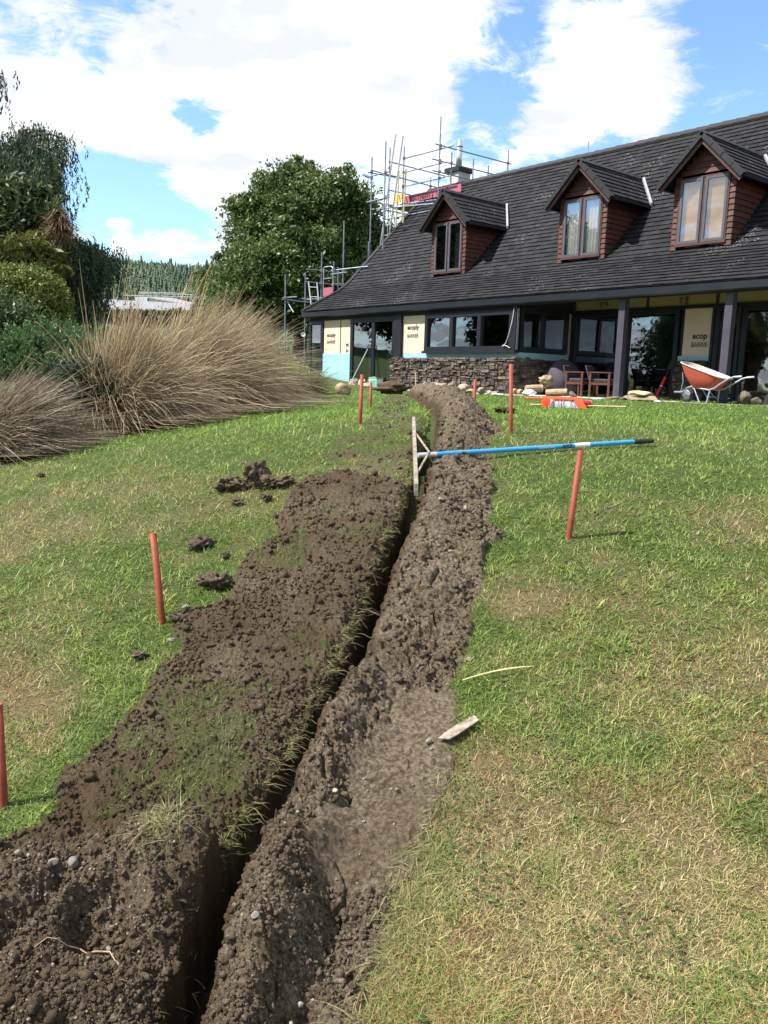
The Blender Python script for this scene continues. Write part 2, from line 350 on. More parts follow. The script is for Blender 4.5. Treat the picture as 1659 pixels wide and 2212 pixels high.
# ------------------------------------------------------------------ the ground: one fan-shaped sheet, finest near the trench
TR = np.array([(-.48,1.2),(-.47,1.77),(-.47,1.96),(-.47,2.13),(-.44,2.32),(-.39,2.58),(-.3,2.87),(-.23,3.13),(-.13,3.45),(-.05,3.83),(.02,4.21),(.11,4.67),(.18,5.14),(.26,5.75),(.34,6.36),(.42,7.4),(.52,9.5),(.54,12.),(.52,15.),(.40,18.5)])
SRE = np.array([(-.2,1.2),(-.06,1.64),(-.01,1.85),(.02,1.99),(.07,2.13),(.10,2.26),(.14,2.40),(.21,2.51),(.26,2.65),(.29,2.83),(.32,3.03),(.32,3.25),(.38,3.5),(.44,3.75),(.50,4.02),(.54,4.26),(.65,4.48),(.64,4.76),(.72,5.39),(.82,6.35),(.97,6.94),(.99,7.73),(1.02,9.5),(1.04,11.5),(.98,14.5),(.80,18.5)])
SL = np.array([(.23,5.5),(.06,5.5),(-.1,5.57),(-.29,5.66),(-.46,5.65),(-.58,5.59),(-.64,5.44),(-.66,5.03),(-.67,4.71),(-.76,4.56),(-.83,4.37),(-.8,4.2),(-.81,4.05),(-.99,3.99),(-1.02,3.84),(-.94,3.64),(-1.0,3.45),(-1.04,3.27),(-1.01,3.17),(-1.15,3.0),(-1.19,2.88),(-1.17,2.73),(-1.21,2.65),(-1.27,2.55),(-1.36,2.48),(-1.6,2.32),(-2.2,2.0),(-2.2,1.0),(-.4,1.0)])
MG = np.array([(.30,5.5),(.06,5.47),(-.44,5.89),(-.54,6.2),(-.43,6.65),(-.25,6.9),(-.2,9.06),(-.15,12.7),(.05,18.5),(.42,18.5)])
BED = np.array([(-6,4.5),(-3.84,6.52),(-3.35,7.08),(-2.95,7.62),(-2.74,8.44),(-2.5,9.15),(-2.1,9.98),(-1.8,11.6),(-1.7,14.2),(-1.9,17.4),(-2.6,19),(-9,19),(-14,8)])
def ix_at(P, y): return np.interp(y, P[:, 1], P[:, 0])
def poly_sd(px, py, P):
    """signed distance, positive inside"""
    d = np.full(px.shape, 1e9); ins = np.zeros(px.shape, bool)
    for i in range(len(P)):
        a = P[i]; b = P[(i+1) % len(P)]; e = b-a; wx = px-a[0]; wy = py-a[1]
        t = np.clip((wx*e[0]+wy*e[1])/(e@e), 0, 1); d = np.minimum(d, (wx-t*e[0])**2+(wy-t*e[1])**2)
        if a[1] != b[1]:
            c = ((a[1] > py) != (b[1] > py)) & (px < (b[0]-a[0])*(py-a[1])/(b[1]-a[1])+a[0]); ins ^= c
    d = np.sqrt(d); return np.where(ins, d, -d)
def flatmask(X, Y):
    tx = ix_at(TR, Y); s = (X-tx)/np.maximum(ix_at(SRE, Y)-tx, .05)
    return sstep(.36, .52, s+.25*fbm(X, Y, 6, 2, 74))*sstep(3.35, 3.1, Y)*sstep(2.15, 2.45, Y)
def soil_fields(x, y):
    """height added to the ground, soil 0..1, wet 0..1, trench mask, dry 0..1 at points (x, y)"""
    n = x.size; add = np.zeros(n); soil = np.zeros(n); wet = np.zeros(n); trm = np.zeros(n, bool)
    dry = np.clip(.42 + 1.9*fbm(x, y, .9, 4, 3) + 1.2*fbm(x, y, 5, 3, 8) , 0, 1)
    near = 1-sstep(4.5, 9, y)
    dry = dry*(.10+.75*near)*.9 + near*.26*sstep(.2, 1.4, x)*sstep(3.6, 2.0, y)
    for cx_, cy_, r_c, am_ in ((.39, 2.62, .20, .9), (.78, 2.06, .17, .9), (.68, 3.85, .22, .6), (.95, 2.3, .15, .5), (.60, 1.82, .16, .7), (-1.45, 3.3, .30, .45), (-1.7, 3.85, .30, .4), (.36, 2.15, .14, .6)):
        dry = dry + am_*np.exp(-(((x-cx_)**2+((y-cy_)*.8)**2)/r_c**2)**1.2)*(.75+1.6*fbm(x, y, 9, 3, 143))
    dry = np.clip(dry, 0, 1)
    add += .022*fbm(x, y, 2.2, 3, 21)*sstep(30, 6, np.hypot(x, y))
    k = np.flatnonzero((y > 1.0) & (y < 19.5) & (np.abs(x) < 2.6))
    X, Y = x[k], y[k]
    wx = .05*fbm(X, Y, 5, 3, 31)+.055*fbm(X, Y, 20, 4, 33, .65)
    tx = ix_at(TR, Y); dt = (X-tx) + wx*1.0
    re = ix_at(SRE, Y); w = np.maximum(re-tx, .05)
    e1 = .10*fbm(X, Y, 6, 4, 41)+.05*fbm(X, Y, 30, 2, 43)
    # right: spoil berm, flattened by tyres along its outer edge
    sfr = (X-tx)/w
    hgt = np.interp(Y, [1, 1.9, 2.2, 2.6, 3.0, 3.4, 3.9, 4.6, 5.6, 7, 9, 14, 18], [.17, .17, .20, .09, .12, .08, .10, .09, .05, .15, .24, .26, .20])
    pk = np.interp(Y, [1, 2.1, 2.6, 3.1, 3.5, 5, 7, 9], [.35, .35, .22, .20, .32, .36, .45, .5])
    prof = np.where(sfr < pk, sstep(-.02, pk, sfr)**.7, 1-sstep(pk, np.where(Y < 3.6, pk+.34, 1.0), sfr))
    ins_r = np.minimum(X-tx, re-X+e1)                          # distance inside the berm strip
    end = sstep(19.0, 18.2, Y)
    mr_ = sstep(-.01, .035, ins_r)*end
    W1 = worley(X*13, Y*13, 5); W2 = worley(X*29+3, Y*29, 9); W3 = worley(X*62, Y*62, 11)
    rdg = 1-2*np.abs(fbm(X, Y, 6, 3, 58)*2); lump = .006*(.5-W2) + .007*(.5-W3) + .014*fbm(X, Y, 45, 3, 59, .7) + .09*fbm(X, Y, 3.8, 3, 51) + .060*fbm(X, Y, 12, 5, 57, .74) - .030*sstep(.80, 1.0, rdg)
    flat = flatmask(X, Y)
    track = .013*sstep(.35, .75, np.abs(np.sin(34*(Y+.8*np.abs(X-ix_at(SRE, Y)+.15))+4*fbm(X, Y, 5, 2, 71))))*sstep(.2, .5, vnoise(X*22, Y*22, 75))*flat*sstep(-.1, .15, fbm(X, Y, 8, 2, 72))
    add_r = mr_*(hgt*prof + lump*(1-.93*flat)*sstep(-.02, .03, ins_r)*1.15 + .012 + .012*fbm(X, Y, 25, 3, 73)*flat + track)
    # left: soil raked thinly over the turf, and a heap of lumps at the near end
    sdl = np.minimum(poly_sd(X, Y, SL), tx+.02-X); sdl = sdl+e1*1.1
    ml = sstep(-.01, .04, sdl)*(X < tx+.05)
    lump2 = .007*(.5-W2) + .009*(.5-W3) + .018*fbm(X, Y, 42, 3, 84, .7) + .035*fbm(X, Y, 5, 3, 81) + .046*fbm(X, Y, 15, 5, 83, .74)
    hx_, hy_ = -.92, 1.98
    q = np.hypot((X-hx_)/.60, (Y-hy_)/.42) + .5*fbm(X, Y, 4, 3, 91)
    heap = .17*sstep(1.15, .55, q)
    q2 = np.hypot((X+.66)/.17, (Y-2.33)/.14) + .5*fbm(X, Y, 6, 3, 95)
    heap = np.maximum(heap, .17*sstep(1.1, .8, q2))
    gul = .08*sstep(.10, .0, np.abs((X+1.02)-(Y-1.9)*.35+.05*fbm(X, Y, 8, 2, 99)))*sstep(2.35, 2.1, Y)
    scp = .09*sstep(1.1, .5, np.hypot((X+.76)/.12, (Y-2.07)/.17)+.6*fbm(X, Y, 7, 2, 98))
    add_l = ml*(.035 + lump2*1.3 + heap - np.where(heap > .08, gul+scp, 0) + .028*fbm(X, Y, 12, 3, 97)*sstep(.02, .1, heap))
    # muddied turf beyond
    sdm = np.minimum(poly_sd(X, Y, MG)+e1, tx-X); mg = sstep(-.04, .12, sdm)*(X < tx+.02)
    add_m = mg*(.010*(.5-W2)+.012*fbm(X, Y, 14, 3, 85))
    right = X > tx
    a = np.where(right, add_r, np.maximum(add_l, 0)+add_m)
    s = np.where(right, mr_, np.maximum(ml, mg*np.clip(.34+1.3*fbm(X, Y, 7, 3, 86)+.7*fbm(X, Y, 30, 2, 87), 0, .85)))
    pat = sstep(.02, .24, fbm(X, Y, 3.4, 4, 88)+.55*fbm(X, Y, 22, 3, 89))*sstep(.03, .12, sdl)*(Y > 2.4)*(~right)
    s = np.where(pat > 0, s*(1-.50*pat), s)                    # turf showing through the raked soil
    hw = np.interp(Y, [1, 2.2, 3, 4, 5, 7, 10, 18.5], [.054, .052, .056, .058, .058, .050, .035, .03])
    cut = sstep(hw+.012, hw-.018, np.abs(dt))*sstep(18.9, 18.3, Y)
    bev = .05*sstep(hw+.09, hw, np.abs(dt))*(dt < 0)
    fill = .12+.20*sstep(.1, .3, fbm(X, Y, 1.3, 3, 101)+.28)
    fill = np.where(Y < 2.6, .27, fill); fill = np.where(Y > 6.6, .08, fill)
    pit = .05*sstep(-.84, -.56, X+.10*fbm(X, Y, 6, 3, 102))*sstep(2.34, 2.24, Y+.1*fbm(X, Y, 7, 3, 103))*(~right)
    a = a - pit*(1-cut) - bev*(1-cut) - cut*(fill+a*.8)
    add[k] += a; soil[k] = s; trm[k] = cut > .35
    wt = np.clip(.55+1.3*fbm(X, Y, 2.6, 4, 111), 0, 1)*(~right) + np.clip(-.12+1.8*fbm(X, Y, 3.3, 4, 113), 0, 1)*right
    wt = wt*(1-.8*flat)
    wet[k] = np.clip(np.maximum(wt, sstep(hw+.06, hw, np.abs(dt))), 0, 1)
    sdb = poly_sd(x, y, BED)+.25*fbm(x, y, 3, 3, 121); bed = sstep(-.05, .1, sdb)
    soil = np.maximum(soil, bed); wet = np.maximum(wet, bed*.6)
    dry = np.where(bed > .5, 0, dry)
    return add, soil, wet, trm, dry, bed > .5
def gtop(x, y):
    x = np.atleast_1d(np.asarray(x, float)); y = np.atleast_1d(np.asarray(y, float))
    return base_z(x, y) + soil_fields(x, y)[0]
def gt1(x, y): return float(gtop(x, y)[0])

th_f = np.radians(np.linspace(-33, 33, 1080)); th_c = np.radians(np.linspace(34, 326, 120))[1:-1]
th = np.r_[th_f, th_c]
rr = np.r_[np.linspace(.3, 1.15, 10)[:-1], np.exp(np.arange(math.log(1.15), math.log(9), .0024)), np.exp(np.arange(math.log(9.02), math.log(20), .0042)), np.exp(np.arange(math.log(20.1), math.log(32), .012)), np.exp(np.linspace(math.log(32.3), math.log(5000), 55))]
T, RR = np.meshgrid(th, rr)                                    # rows: radius
gx = (RR*np.sin(T)).ravel(); gy = (RR*np.cos(T)).ravel()
bz = base_z(gx, gy); add, soil, wet, trm, dry, bedm = soil_fields(gx, gy)
V = np.stack([gx, gy, bz+add], -1)
nr, ntheta = T.shape
i0 = (np.arange(nr-1)[:, None]*ntheta + np.arange(ntheta)[None, :]); j1 = (np.arange(ntheta)+1) % ntheta
i1 = np.arange(nr-1)[:, None]*ntheta + j1[None, :]
F = np.stack([i0, i1, i1+ntheta, i0+ntheta], -1).reshape(-1, 4)[:, ::-1]
V = np.r_[V, [[0, 0, gz1(0, 0)]]]
cfan = np.stack([np.full(ntheta, len(V)-1), j1, np.arange(ntheta), np.arange(ntheta)], -1)
for a_ in ('soil', 'wet', 'dry'): globals()[a_] = np.r_[globals()[a_], 0]
trm = np.r_[trm, False]; bedm = np.r_[bedm, False]
fs_ = soil[F].mean(1); ft = trm[F].sum(1) >= 2; fb = bedm[F].sum(1) >= 2
fright = V[F[:, 0], 0] > ix_at(TR, V[F[:, 0], 1])
issoil = (fs_ > .5) & ~ft & ~fb
def sub(name, mask, kind='structure', **k):
    f = F[mask]; u, inv = np.unique(f, return_inverse=True)
    o = npmesh(name, V[u], inv.reshape(f.shape), M['ground'], attrs={'soil': soil[u], 'wet': wet[u], 'dry': dry[u]}, smooth=name in ('lawn', 'garden_bed'))
    return tag(o, kind=kind, **k)
left_ = (issoil & ~fright).reshape(-1)[:(nr-1)*ntheta].reshape(nr-1, ntheta); fx_ = V[F[:, 0], 0].reshape(nr-1, ntheta); fy_ = V[F[:, 0], 1].reshape(nr-1, ntheta)
seed_ = left_ & (fx_ > -.7) & (fx_ < -.2) & (fy_ > 3.2) & (fy_ < 4.6)      # keep one connected sheet of raked soil, stray specks stay lawn
while True:
    g_ = seed_.copy(); g_[1:] |= seed_[:-1]; g_[:-1] |= seed_[1:]; g_[:, 1:] |= seed_[:, :-1]; g_[:, :-1] |= seed_[:, 1:]; g_ &= left_
    if g_.sum() == seed_.sum(): break
    seed_ = g_
issoil = issoil & (fright | seed_.ravel())
sub('lawn', ~issoil & ~ft & ~fb)
sub('garden_bed', fb)
sub('trench', ft)
tag(sub('spoil_bank', issoil & fright, kind=None), 'long ridge of crumbly grey brown spoil along the right side of the trench', 'soil bank')
tag(sub('spread_soil', issoil & ~fright, kind=None), 'dark soil raked over turf left of the trench, heaped at its near end', 'soil')
bm = MB(); bm.add([(0, 0, gz1(0, 0)-.02)]+[(.4*math.sin(t), .4*math.cos(t), gz1(.4*math.sin(t), .4*math.cos(t))-.012) for t in np.linspace(0, 2*math.pi, 24, endpoint=False)], [(0, (i+1) % 24+1, i+1) for i in range(24)])
tag(bm.build('path', M['ground']), kind='structure')

# crumbs of soil: uncountable, one mesh of small broken lumps
def ico():
    b = bmesh.new(); bmesh.ops.create_icosphere(b, subdivisions=1, radius=1); v = np.array([p.co[:] for p in b.verts]); f = np.array([[q.index for q in p.verts] for p in b.faces]); b.free(); return v, f
IV, IF = ico()
def crumbs(n, seed, name):
    r_ = np.random.RandomState(seed); m_ = n*7
    r = 1/(r_.uniform(1/16., 1/1.5, m_)); t = np.radians(r_.uniform(-30, 26, m_)); x = r*np.sin(t); y = r*np.cos(t)
    a, s, w, tm, d, b = soil_fields(x, y)
    ok = (s > .55) & ~tm & ~b & (vnoise(x*7, y*7, 5) > r_.rand(m_)*.9) & ((flatmask(x, y) < .3) | (x < ix_at(TR, y))); x, y, a, r, w, s = (q[ok][:n] for q in (x, y, a, r, w, s)); n = len(x)
    z = base_z(x, y)+a; sz = (.0014+.0010*r)*np.exp(r_.normal(0, .5, n)); sz = np.clip(sz, .002, .022)
    sc = r_.uniform(.7, 1.3, (n, 1, 3))*sz[:, None, None]
    P = IV[None]*sc*(1+r_.uniform(-.55, .5, (n, len(IV), 1)))
    an = r_.uniform(0, 6.28, n); c, s2 = np.cos(an)[:, None], np.sin(an)[:, None]
    P = np.stack([P[..., 0]*c-P[..., 1]*s2, P[..., 0]*s2+P[..., 1]*c, P[..., 2]], -1)
    P += np.stack([x, y, z+sz*.25], -1)[:, None]
    Fc = (IF[None]+np.arange(n)[:, None, None]*len(IV)).reshape(-1, 3)
    return tag(npmesh(name, P.reshape(-1, 3), Fc, M['ground'], attrs={'soil': np.ones(P.shape[0]*P.shape[1]), 'wet': np.repeat(np.clip(w*.8+r_.uniform(-.2, .3, n), 0, 1), len(IV)), 'dry': np.zeros(P.shape[0]*P.shape[1])}), kind='stuff', label='crumbs of loose soil over the dug ground', cat='soil crumbs')
crumbs(34000, 3, 'soil_crumbs')
r_ = np.random.RandomState(23); n = 9000; rg_ = 1/r_.uniform(1/9., 1/1.6, n); tg = np.radians(r_.uniform(-30, 20, n)); x, y = rg_*np.sin(tg), rg_*np.cos(tg); sf = soil_fields(x, y)
k_ = (sf[1] > .6) & ~sf[3] & (((x > ix_at(TR, y)) & (r_.rand(n) < .20)) | ((y < 2.5) & (x < -.6))); x, y, a, rg_ = x[k_], y[k_], sf[0][k_], rg_[k_]; n = len(x); sz = (.0016+.0006*rg_)*np.exp(r_.normal(0, .5, n))
P = IV[None]*sz[:, None, None]*r_.uniform(.6, 1.3, (n, 1, 3))*(1+r_.uniform(-.25, .25, (n, len(IV), 1)))+np.stack([x, y, base_z(x, y)+a+sz*.3], -1)[:, None]
gc = np.array([.85, .80, .70])*r_.uniform(.6, 1.5, (n, 1)); tag(npmesh('gravel', P.reshape(-1, 3), (IF[None]+np.arange(n)[:, None, None]*len(IV)).reshape(-1, 3), M['pebble'], col=np.repeat(gc, len(IV), 0)), kind='stuff', label='fine pale gravel scattered through the spoil', cat='gravel')

# ------------------------------------------------------------------ grass: uncountable blades, one object
def blades(x, y, z, L, wdt, lean, az, col, tip=None, seg=2, droop=.6):
    """ribbons of seg pieces; az = direction of the lean; returns V, F, C"""
    n = len(x); t = np.linspace(0, 1, seg+1)[None, :]
    out_ = L[:, None]*(np.sin(lean)[:, None]*t + droop*.3*t*t); upz = L[:, None]*(np.cos(lean)[:, None]*t - droop*.35*t*t)
    cx = x[:, None]+out_*np.cos(az)[:, None]; cy = y[:, None]+out_*np.sin(az)[:, None]; cz = z[:, None]+upz
    fz = az+np.pi/2+NR.uniform(-.7, .7, n); w = (wdt[:, None]*.5)*(1-t**1.5*.9)
    ox = np.cos(fz)[:, None]*w; oy = np.sin(fz)[:, None]*w
    A = np.stack([cx-ox, cy-oy, cz], -1); B = np.stack([cx+ox, cy+oy, cz], -1)
    P = np.stack([A, B], 2).reshape(n, -1, 3); k = 2*(seg+1)
    base = (np.arange(n)*k)[:, None]; q = np.array([[2*i, 2*i+1, 2*i+3, 2*i+2] for i in range(seg)])
    Fq = (base[:, :, None]+q[None]).reshape(-1, 4)
    tt = np.repeat(t, 2, axis=1)[..., None]; tipc = col if tip is None else tip
    C = col[:, None]*(1-tt)+tipc[:, None]*tt
    return P.reshape(-1, 3), Fq, C.reshape(-1, 3)
GN = 620000
r_ = np.random.RandomState(11)
r = 1/r_.uniform(1/22., 1/1.45, GN); t = np.radians(r_.uniform(-31, 31, GN)); x = r*np.sin(t); y = r*np.cos(t)
a, s, w, tm, d, b = soil_fields(x, y)
keep = ~tm & ~b & (r_.rand(GN) > np.clip(s*1.45-.05, 0, 1)) & (r_.rand(GN) > .5*sstep(.75, 1, d))
x, y, r, a, d, s = (q[keep] for q in (x, y, r, a, d, s)); n = len(x)
cl = fbm(x, y, 9, 3, 131); patch = fbm(x, y, 1.6, 3, 133)
L = (.017+.0016*r)*np.exp(r_.normal(0, .42, n))*(1+2.4*np.clip(cl, 0, 1))*(1-.35*sstep(8, 14, r)); wd = (.0014+.0008*r)*r_.uniform(.6, 1.4, n)
long_ = r_.rand(n) < .006; L[long_] *= 2.3; wd[long_] *= .8
lean = np.clip(r_.normal(.85, .35, n), .1, 1.45); az = r_.uniform(0, 6.28, n)
g1 = np.array([.080, .145, .021]); g2 = np.array([.255, .325, .075]); st = np.array([.46, .385, .185]); br = np.array([.27, .15, .07]); gd = np.array([.03, .07, .018])
u_ = np.clip(r_.rand(n)*.8+cl+.1, 0, 1)[:, None]; c = g1*(1-u_)+g2*u_
pd = np.clip(.03+.92*d**1.3, 0, .88); isd = r_.rand(n) < pd; c[isd] = st*r_.uniform(.55, 1.15, (isd.sum(), 1))
ib = isd & (r_.rand(n) < np.clip(.12+1.6*fbm(x, y, 3.5, 3, 137), 0, .8)); c[ib] = br*r_.uniform(.7, 1.4, (ib.sum(), 1))
ig = ~isd & (patch+.3*cl > .17); c[ig] = c[ig]*.75+gd*.2
wd[isd] *= .72; c *= r_.uniform(.75, 1.25, (n, 1)); mudd = s > .12; c[mudd] = c[mudd]*.42+np.array([.075, .062, .026])*.75; L[mudd] *= .75
far_ = sstep(5, 11, y)[:, None]; c = c*(1-far_)+far_*(c*np.array([.84, 1.06, .66]))
P, Fq, C = blades(x, y, base_z(x, y)+a-.002, L, wd, lean, az, c, tip=c*1.15)
# fringe of longer yellowed grass along the near right edge of the spoil, and hanging over the left lip of the trench
def fringe(n, f, L0, hang, seed, cols):
    r_ = np.random.RandomState(seed); x, y, az = f(r_, n); a = soil_fields(x, y)[0]
    c = cols[r_.randint(len(cols), size=n)]*r_.uniform(.6, 1.15, (n, 1)); ln = np.clip(r_.normal(hang, .35, n), .1, 1.9)
    return blades(x, y, base_z(x, y)+np.maximum(a, -.02), L0*np.exp(r_.normal(0, .35, n)), (.0013+.0005*y)*r_.uniform(.7, 1.2, n), ln, az, c, seg=3, droop=1.3)
def f1(r_, n):
    y = r_.uniform(1.55, 2.75, n)**1.0; x = ix_at(SRE, y)+r_.normal(.035, .04, n); return x, y, r_.normal(-2.2, .9, n)
def f2(r_, n):
    y = r_.uniform(2.4, 6.6, n); nn = vnoise(y*5, y*0, 3) > r_.rand(n)*.9; y = y[nn]; return ix_at(TR, y)-np.interp(y, [1, 3, 6], [.10, .075, .07])+r_.normal(-.01, .016, len(y)), y, r_.normal(0, .7, len(y))
def f2n(r_, n): 
    x, y, az = f2(r_, n*2); return x[:n] if len(x) >= n else np.resize(x, n), np.resize(y, n), np.resize(az, n)
def f3(r_, n): return -.655+r_.normal(0, .035, n), 2.36+r_.normal(0, .03, n), r_.uniform(0, 6.28, n)
def f4(r_, n): return -.42+r_.uniform(-.22, -.06, n), r_.uniform(1.75, 2.2, n), r_.normal(-.3, .8, n)
cs = np.array([[.30, .30, .13], [.40, .33, .16], [.14, .17, .05], [.22, .22, .09]])
Ps, Fs_, Cs = [P], [Fq], [C]; Fs3 = []
for nn, f, L0, hg, sd_ in ((4200, f1, .045, 1.25, 1), (2300, f2n, .024, 1.2, 2), (260, f3, .065, 1.0, 3), (30, f4, .03, 1.3, 4)):
    p_, f_, c_ = fringe(nn, f, L0, hg, sd_, cs); Fs_.append(f_+sum(len(q) for q in Ps)); Ps.append(p_); Cs.append(c_)
# clover and plantain leaves among the blades
n_ = 9000; r_ = np.random.RandomState(19); rw = 1/r_.uniform(1/7., 1/1.5, n_); tw_ = np.radians(r_.uniform(-30, 30, n_)); xw, yw = rw*np.sin(tw_), rw*np.cos(tw_); sw = soil_fields(xw, yw); kw = (sw[1] < .2) & (fbm(xw, yw, 3, 3, 141) > .02); xw, yw, aw, rw = xw[kw], yw[kw], sw[0][kw], rw[kw]; n_ = len(xw)
an_ = r_.uniform(0, 6.28, n_)[:, None]+np.linspace(0, 5.2, 6)[None]; rd_ = ((.003+.0008*rw)*r_.uniform(.7, 1.4, n_))[:, None]; tz_ = r_.uniform(-.5, .5, (n_, 1))
Pw = np.stack([xw[:, None]+rd_*np.cos(an_)*1.3, yw[:, None]+rd_*np.sin(an_)*.8, (base_z(xw, yw)+aw+.016+.012*r_.rand(n_))[:, None]+rd_*np.cos(an_)*tz_], -1).reshape(-1, 3); b0 = (np.arange(n_)*6)[:, None]
Fw = np.concatenate([b0+np.array([0, 1, 2, 3]), b0+np.array([0, 3, 4, 5])]); Cw = np.repeat(np.array([.055, .105, .025])*r_.uniform(.6, 1.6, (n_, 1)), 6, 0)
Fs_.append(Fw+sum(len(q) for q in Ps)); Ps.append(Pw); Cs.append(Cw)
go = npmesh('grass', np.concatenate(Ps), np.concatenate(Fs_), M['blade'], col=np.clip(np.concatenate(Cs), .004, .9))
tag(go, kind='stuff', label='short patchy lawn grass, green with straw coloured dry blades', cat='grass')
# ------------------------------------------------------------------ the house
HB = H(-19, 16.6, -.34)
house = thing('house', HB, 'long house under repair with dark tiled roof, three red dormers and bare plywood walls', 'house')
FL = -.34
def hb(name, mt, *boxes, parent=house, bevel=0, **k):
    b = MB()
    for q in boxes: b.hbox(*q)
    return b.build(name, mt, parent, bevel=bevel)
FONT = {}
def lettering(txt, size, pos, right, upw, mt, parent, name='lettering', bold=.012, thick=.002, shear=0.0, sx=1.0, clip=None):
    cu = bpy.data.curves.new('t', 'FONT'); cu.body = txt; cu.size = size; cu.offset = bold*size; cu.extrude = 0; cu.shear = shear; cu.resolution_u = 3
    ob = bpy.data.objects.new('t', cu); COL.objects.link(ob); dg = bpy.context.evaluated_depsgraph_get(); me = bpy.data.meshes.new_from_object(ob.evaluated_get(dg))
    bpy.data.objects.remove(ob); right = Vector(right).normalized(); upw = Vector(upw).normalized(); nn = right.cross(upw); pos = Vector(pos)
    mb = MB(); vs = [v.co for v in me.vertices]
    fs = [tuple(p.vertices) for p in me.polygons]
    if clip: fs = [f for f in fs if max(vs[i].x for i in f)*sx <= clip]
    mb.add([pos+right*(v.x*sx)+upw*v.y+nn*thick for v in vs], fs)
    return mb.build(name, mt, parent)
RU = Vector((CA, -SA, 0)); RV = Vector((SA, CA, 0)); RZ = Vector((0, 0, 1))

# walls of the front (bare plywood, blue sheet, dark frieze)
hb('wall', M['band'], (-24.2, -23.3, 16.62, 16.78, FL, .17), (-23.31, -21.75, 16.62, 16.78, FL, 1.84), (-19.2, -18.1, 16.62, 16.78, FL, 1.84), (-18.1, -14.8, 16.62, 16.78, FL, .78),
   (-24.2, -14.7, 16.62, 16.78, 1.84, 2.25), (-24.2, -24.05, 16.78, 27.6, FL, 2.4), (-14.79, -14.66, 16.79, 18.82, FL, 2.2))
hb('frieze_board', M['band'], (-24.2, -14.6, 16.585, 16.618, 1.84, 2.1))
hb('plywood_panel', M['ply'], (-23.29, -22.385, 16.592, 16.615, .72, 1.838))
hb('plywood_panel', M['ply'], (-22.33, -21.76, 16.592, 16.615, .72, 1.838))
hb('plywood_panel', M['ply'], (-19.19, -18.1, 16.592, 16.615, .74, 1.838))
hb('insulation_sheet', M['foil'], (-23.33, -21.79, 16.56, 16.59, FL, .75))
hb('insulation_sheet', M['foil'], (-24.2, -23.34, 16.60, 16.617, FL, .165))
hb('insulation_sheet', M['foil'], (-19.26, -14.63, 16.595, 16.617, .60, .735))
hb('insulation_sheet', M['foil'], (-14.655, -14.635, 16.62, 18.78, .58, .755))
for (t_, s_, u, z) in (('ecoply', .185, -23.12, 1.30), ('BARRIER', .15, -23.12, 1.08), ('ec', .185, -22.05, .98), ('BA', .15, -22.05, .78), ('ecoply', .195, -18.99, 1.44), ('BARRIER', .155, -18.99, 1.20)):
    lettering(t_, s_, H(u, 16.589, z), RU, RZ, M['ink'], house, 'stamped_lettering', bold=.03 if t_[0] == 'e' else .015, sx=1.0 if t_[0] == 'e' else .86)

def casement(u0, u1, z0, z1, vf, fw=.07, mull=(), parent=house, mt='frame', glass='glass', axis='u', depth=.07, name='window', inner=.035):
    """frame with glass panes; mull = positions of mullions; returns the frame part"""
    def bx(b, a0, a1, d0, d1, q0, q1):
        if axis == 'u': b.hbox(a0, a1, vf+d0, vf+d1, q0, q1)
        else: b.hbox(vf-d1, vf-d0, a0, a1, q0, q1)
    b = MB(); bx(b, u0, u1, 0, depth, z1-fw, z1); bx(b, u0, u1, 0, depth, z0, z0+fw)
    bx(b, u0, u0+fw, .001, depth-.001, z0+fw, z1-fw); bx(b, u1-fw, u1, .001, depth-.001, z0+fw, z1-fw)
    for mq in mull: bx(b, mq-fw*.55, mq+fw*.55, .002, depth-.002, z0+fw, z1-fw)
    fr = b.build(name, M[mt], parent)
    edges = [u0+fw] + [e for mq in mull for e in (mq-fw*.55, mq+fw*.55)] + [u1-fw]
    for i in range(0, len(edges), 2):
        g = MB(); bx(g, edges[i]-.004, edges[i+1]+.004, depth*.5, depth*.5+.006, z0+fw-.004, z1-fw+.004); g.build('pane', M[glass], fr)
    return fr
casement(-24.15, -23.32, .18, 1.83, 16.54, fw=.12)
d1 = casement(-21.75, -19.5, FL, 1.84, 16.53, fw=.13, mull=(-20.57,), name='sliding_door')
b = MB(); b.tube([H(-19.62, 16.52, .72), H(-19.62, 16.47, .74), H(-19.62, 16.47, 1.03), H(-19.62, 16.52, 1.05)], .012, 6); b.build('handle', M['galv'], d1)
hb('door_jamb', M['frame'], (-19.5, -19.2, 16.50, 16.62, .6, 1.87))
casement(-18.1, -14.72, .80, 1.84, 16.47, fw=.115, mull=(-17.0, -15.92), depth=.15)
hb('window_sill', M['frame'], (-18.14, -14.55, 16.42, 16.61, .735, .80))
hb('corner_post', M['frame'], (-14.72, -14.59, 16.47, 16.60, .80, 2.0))
hb('corner_flashing', M['alu'], (-14.585, -14.57, 16.50, 16.515, .82, 1.86), (-14.585, -14.57, 16.545, 16.56, .82, 1.86))
casement(16.64, 18.62, .78, 1.9, -14.56, fw=.12, mull=(17.58,), axis='v', depth=.09)
hb('corner_board', M['ply'], (-14.65, -14.63, 18.64, 18.80, .75, 1.88))
b = MB(); b.tube([H(-14.66, 16.45, 1.86), H(-14.70, 16.43, 1.5), H(-14.78, 16.42, 1.2), H(-14.86, 16.42, .98), H(-15.0, 16.43, .90), H(-14.9, 16.43, .93), H(-14.80, 16.42, .90), H(-14.72, 16.42, .86)], .007, 5); b.build('loose_cable', M['white'], house)

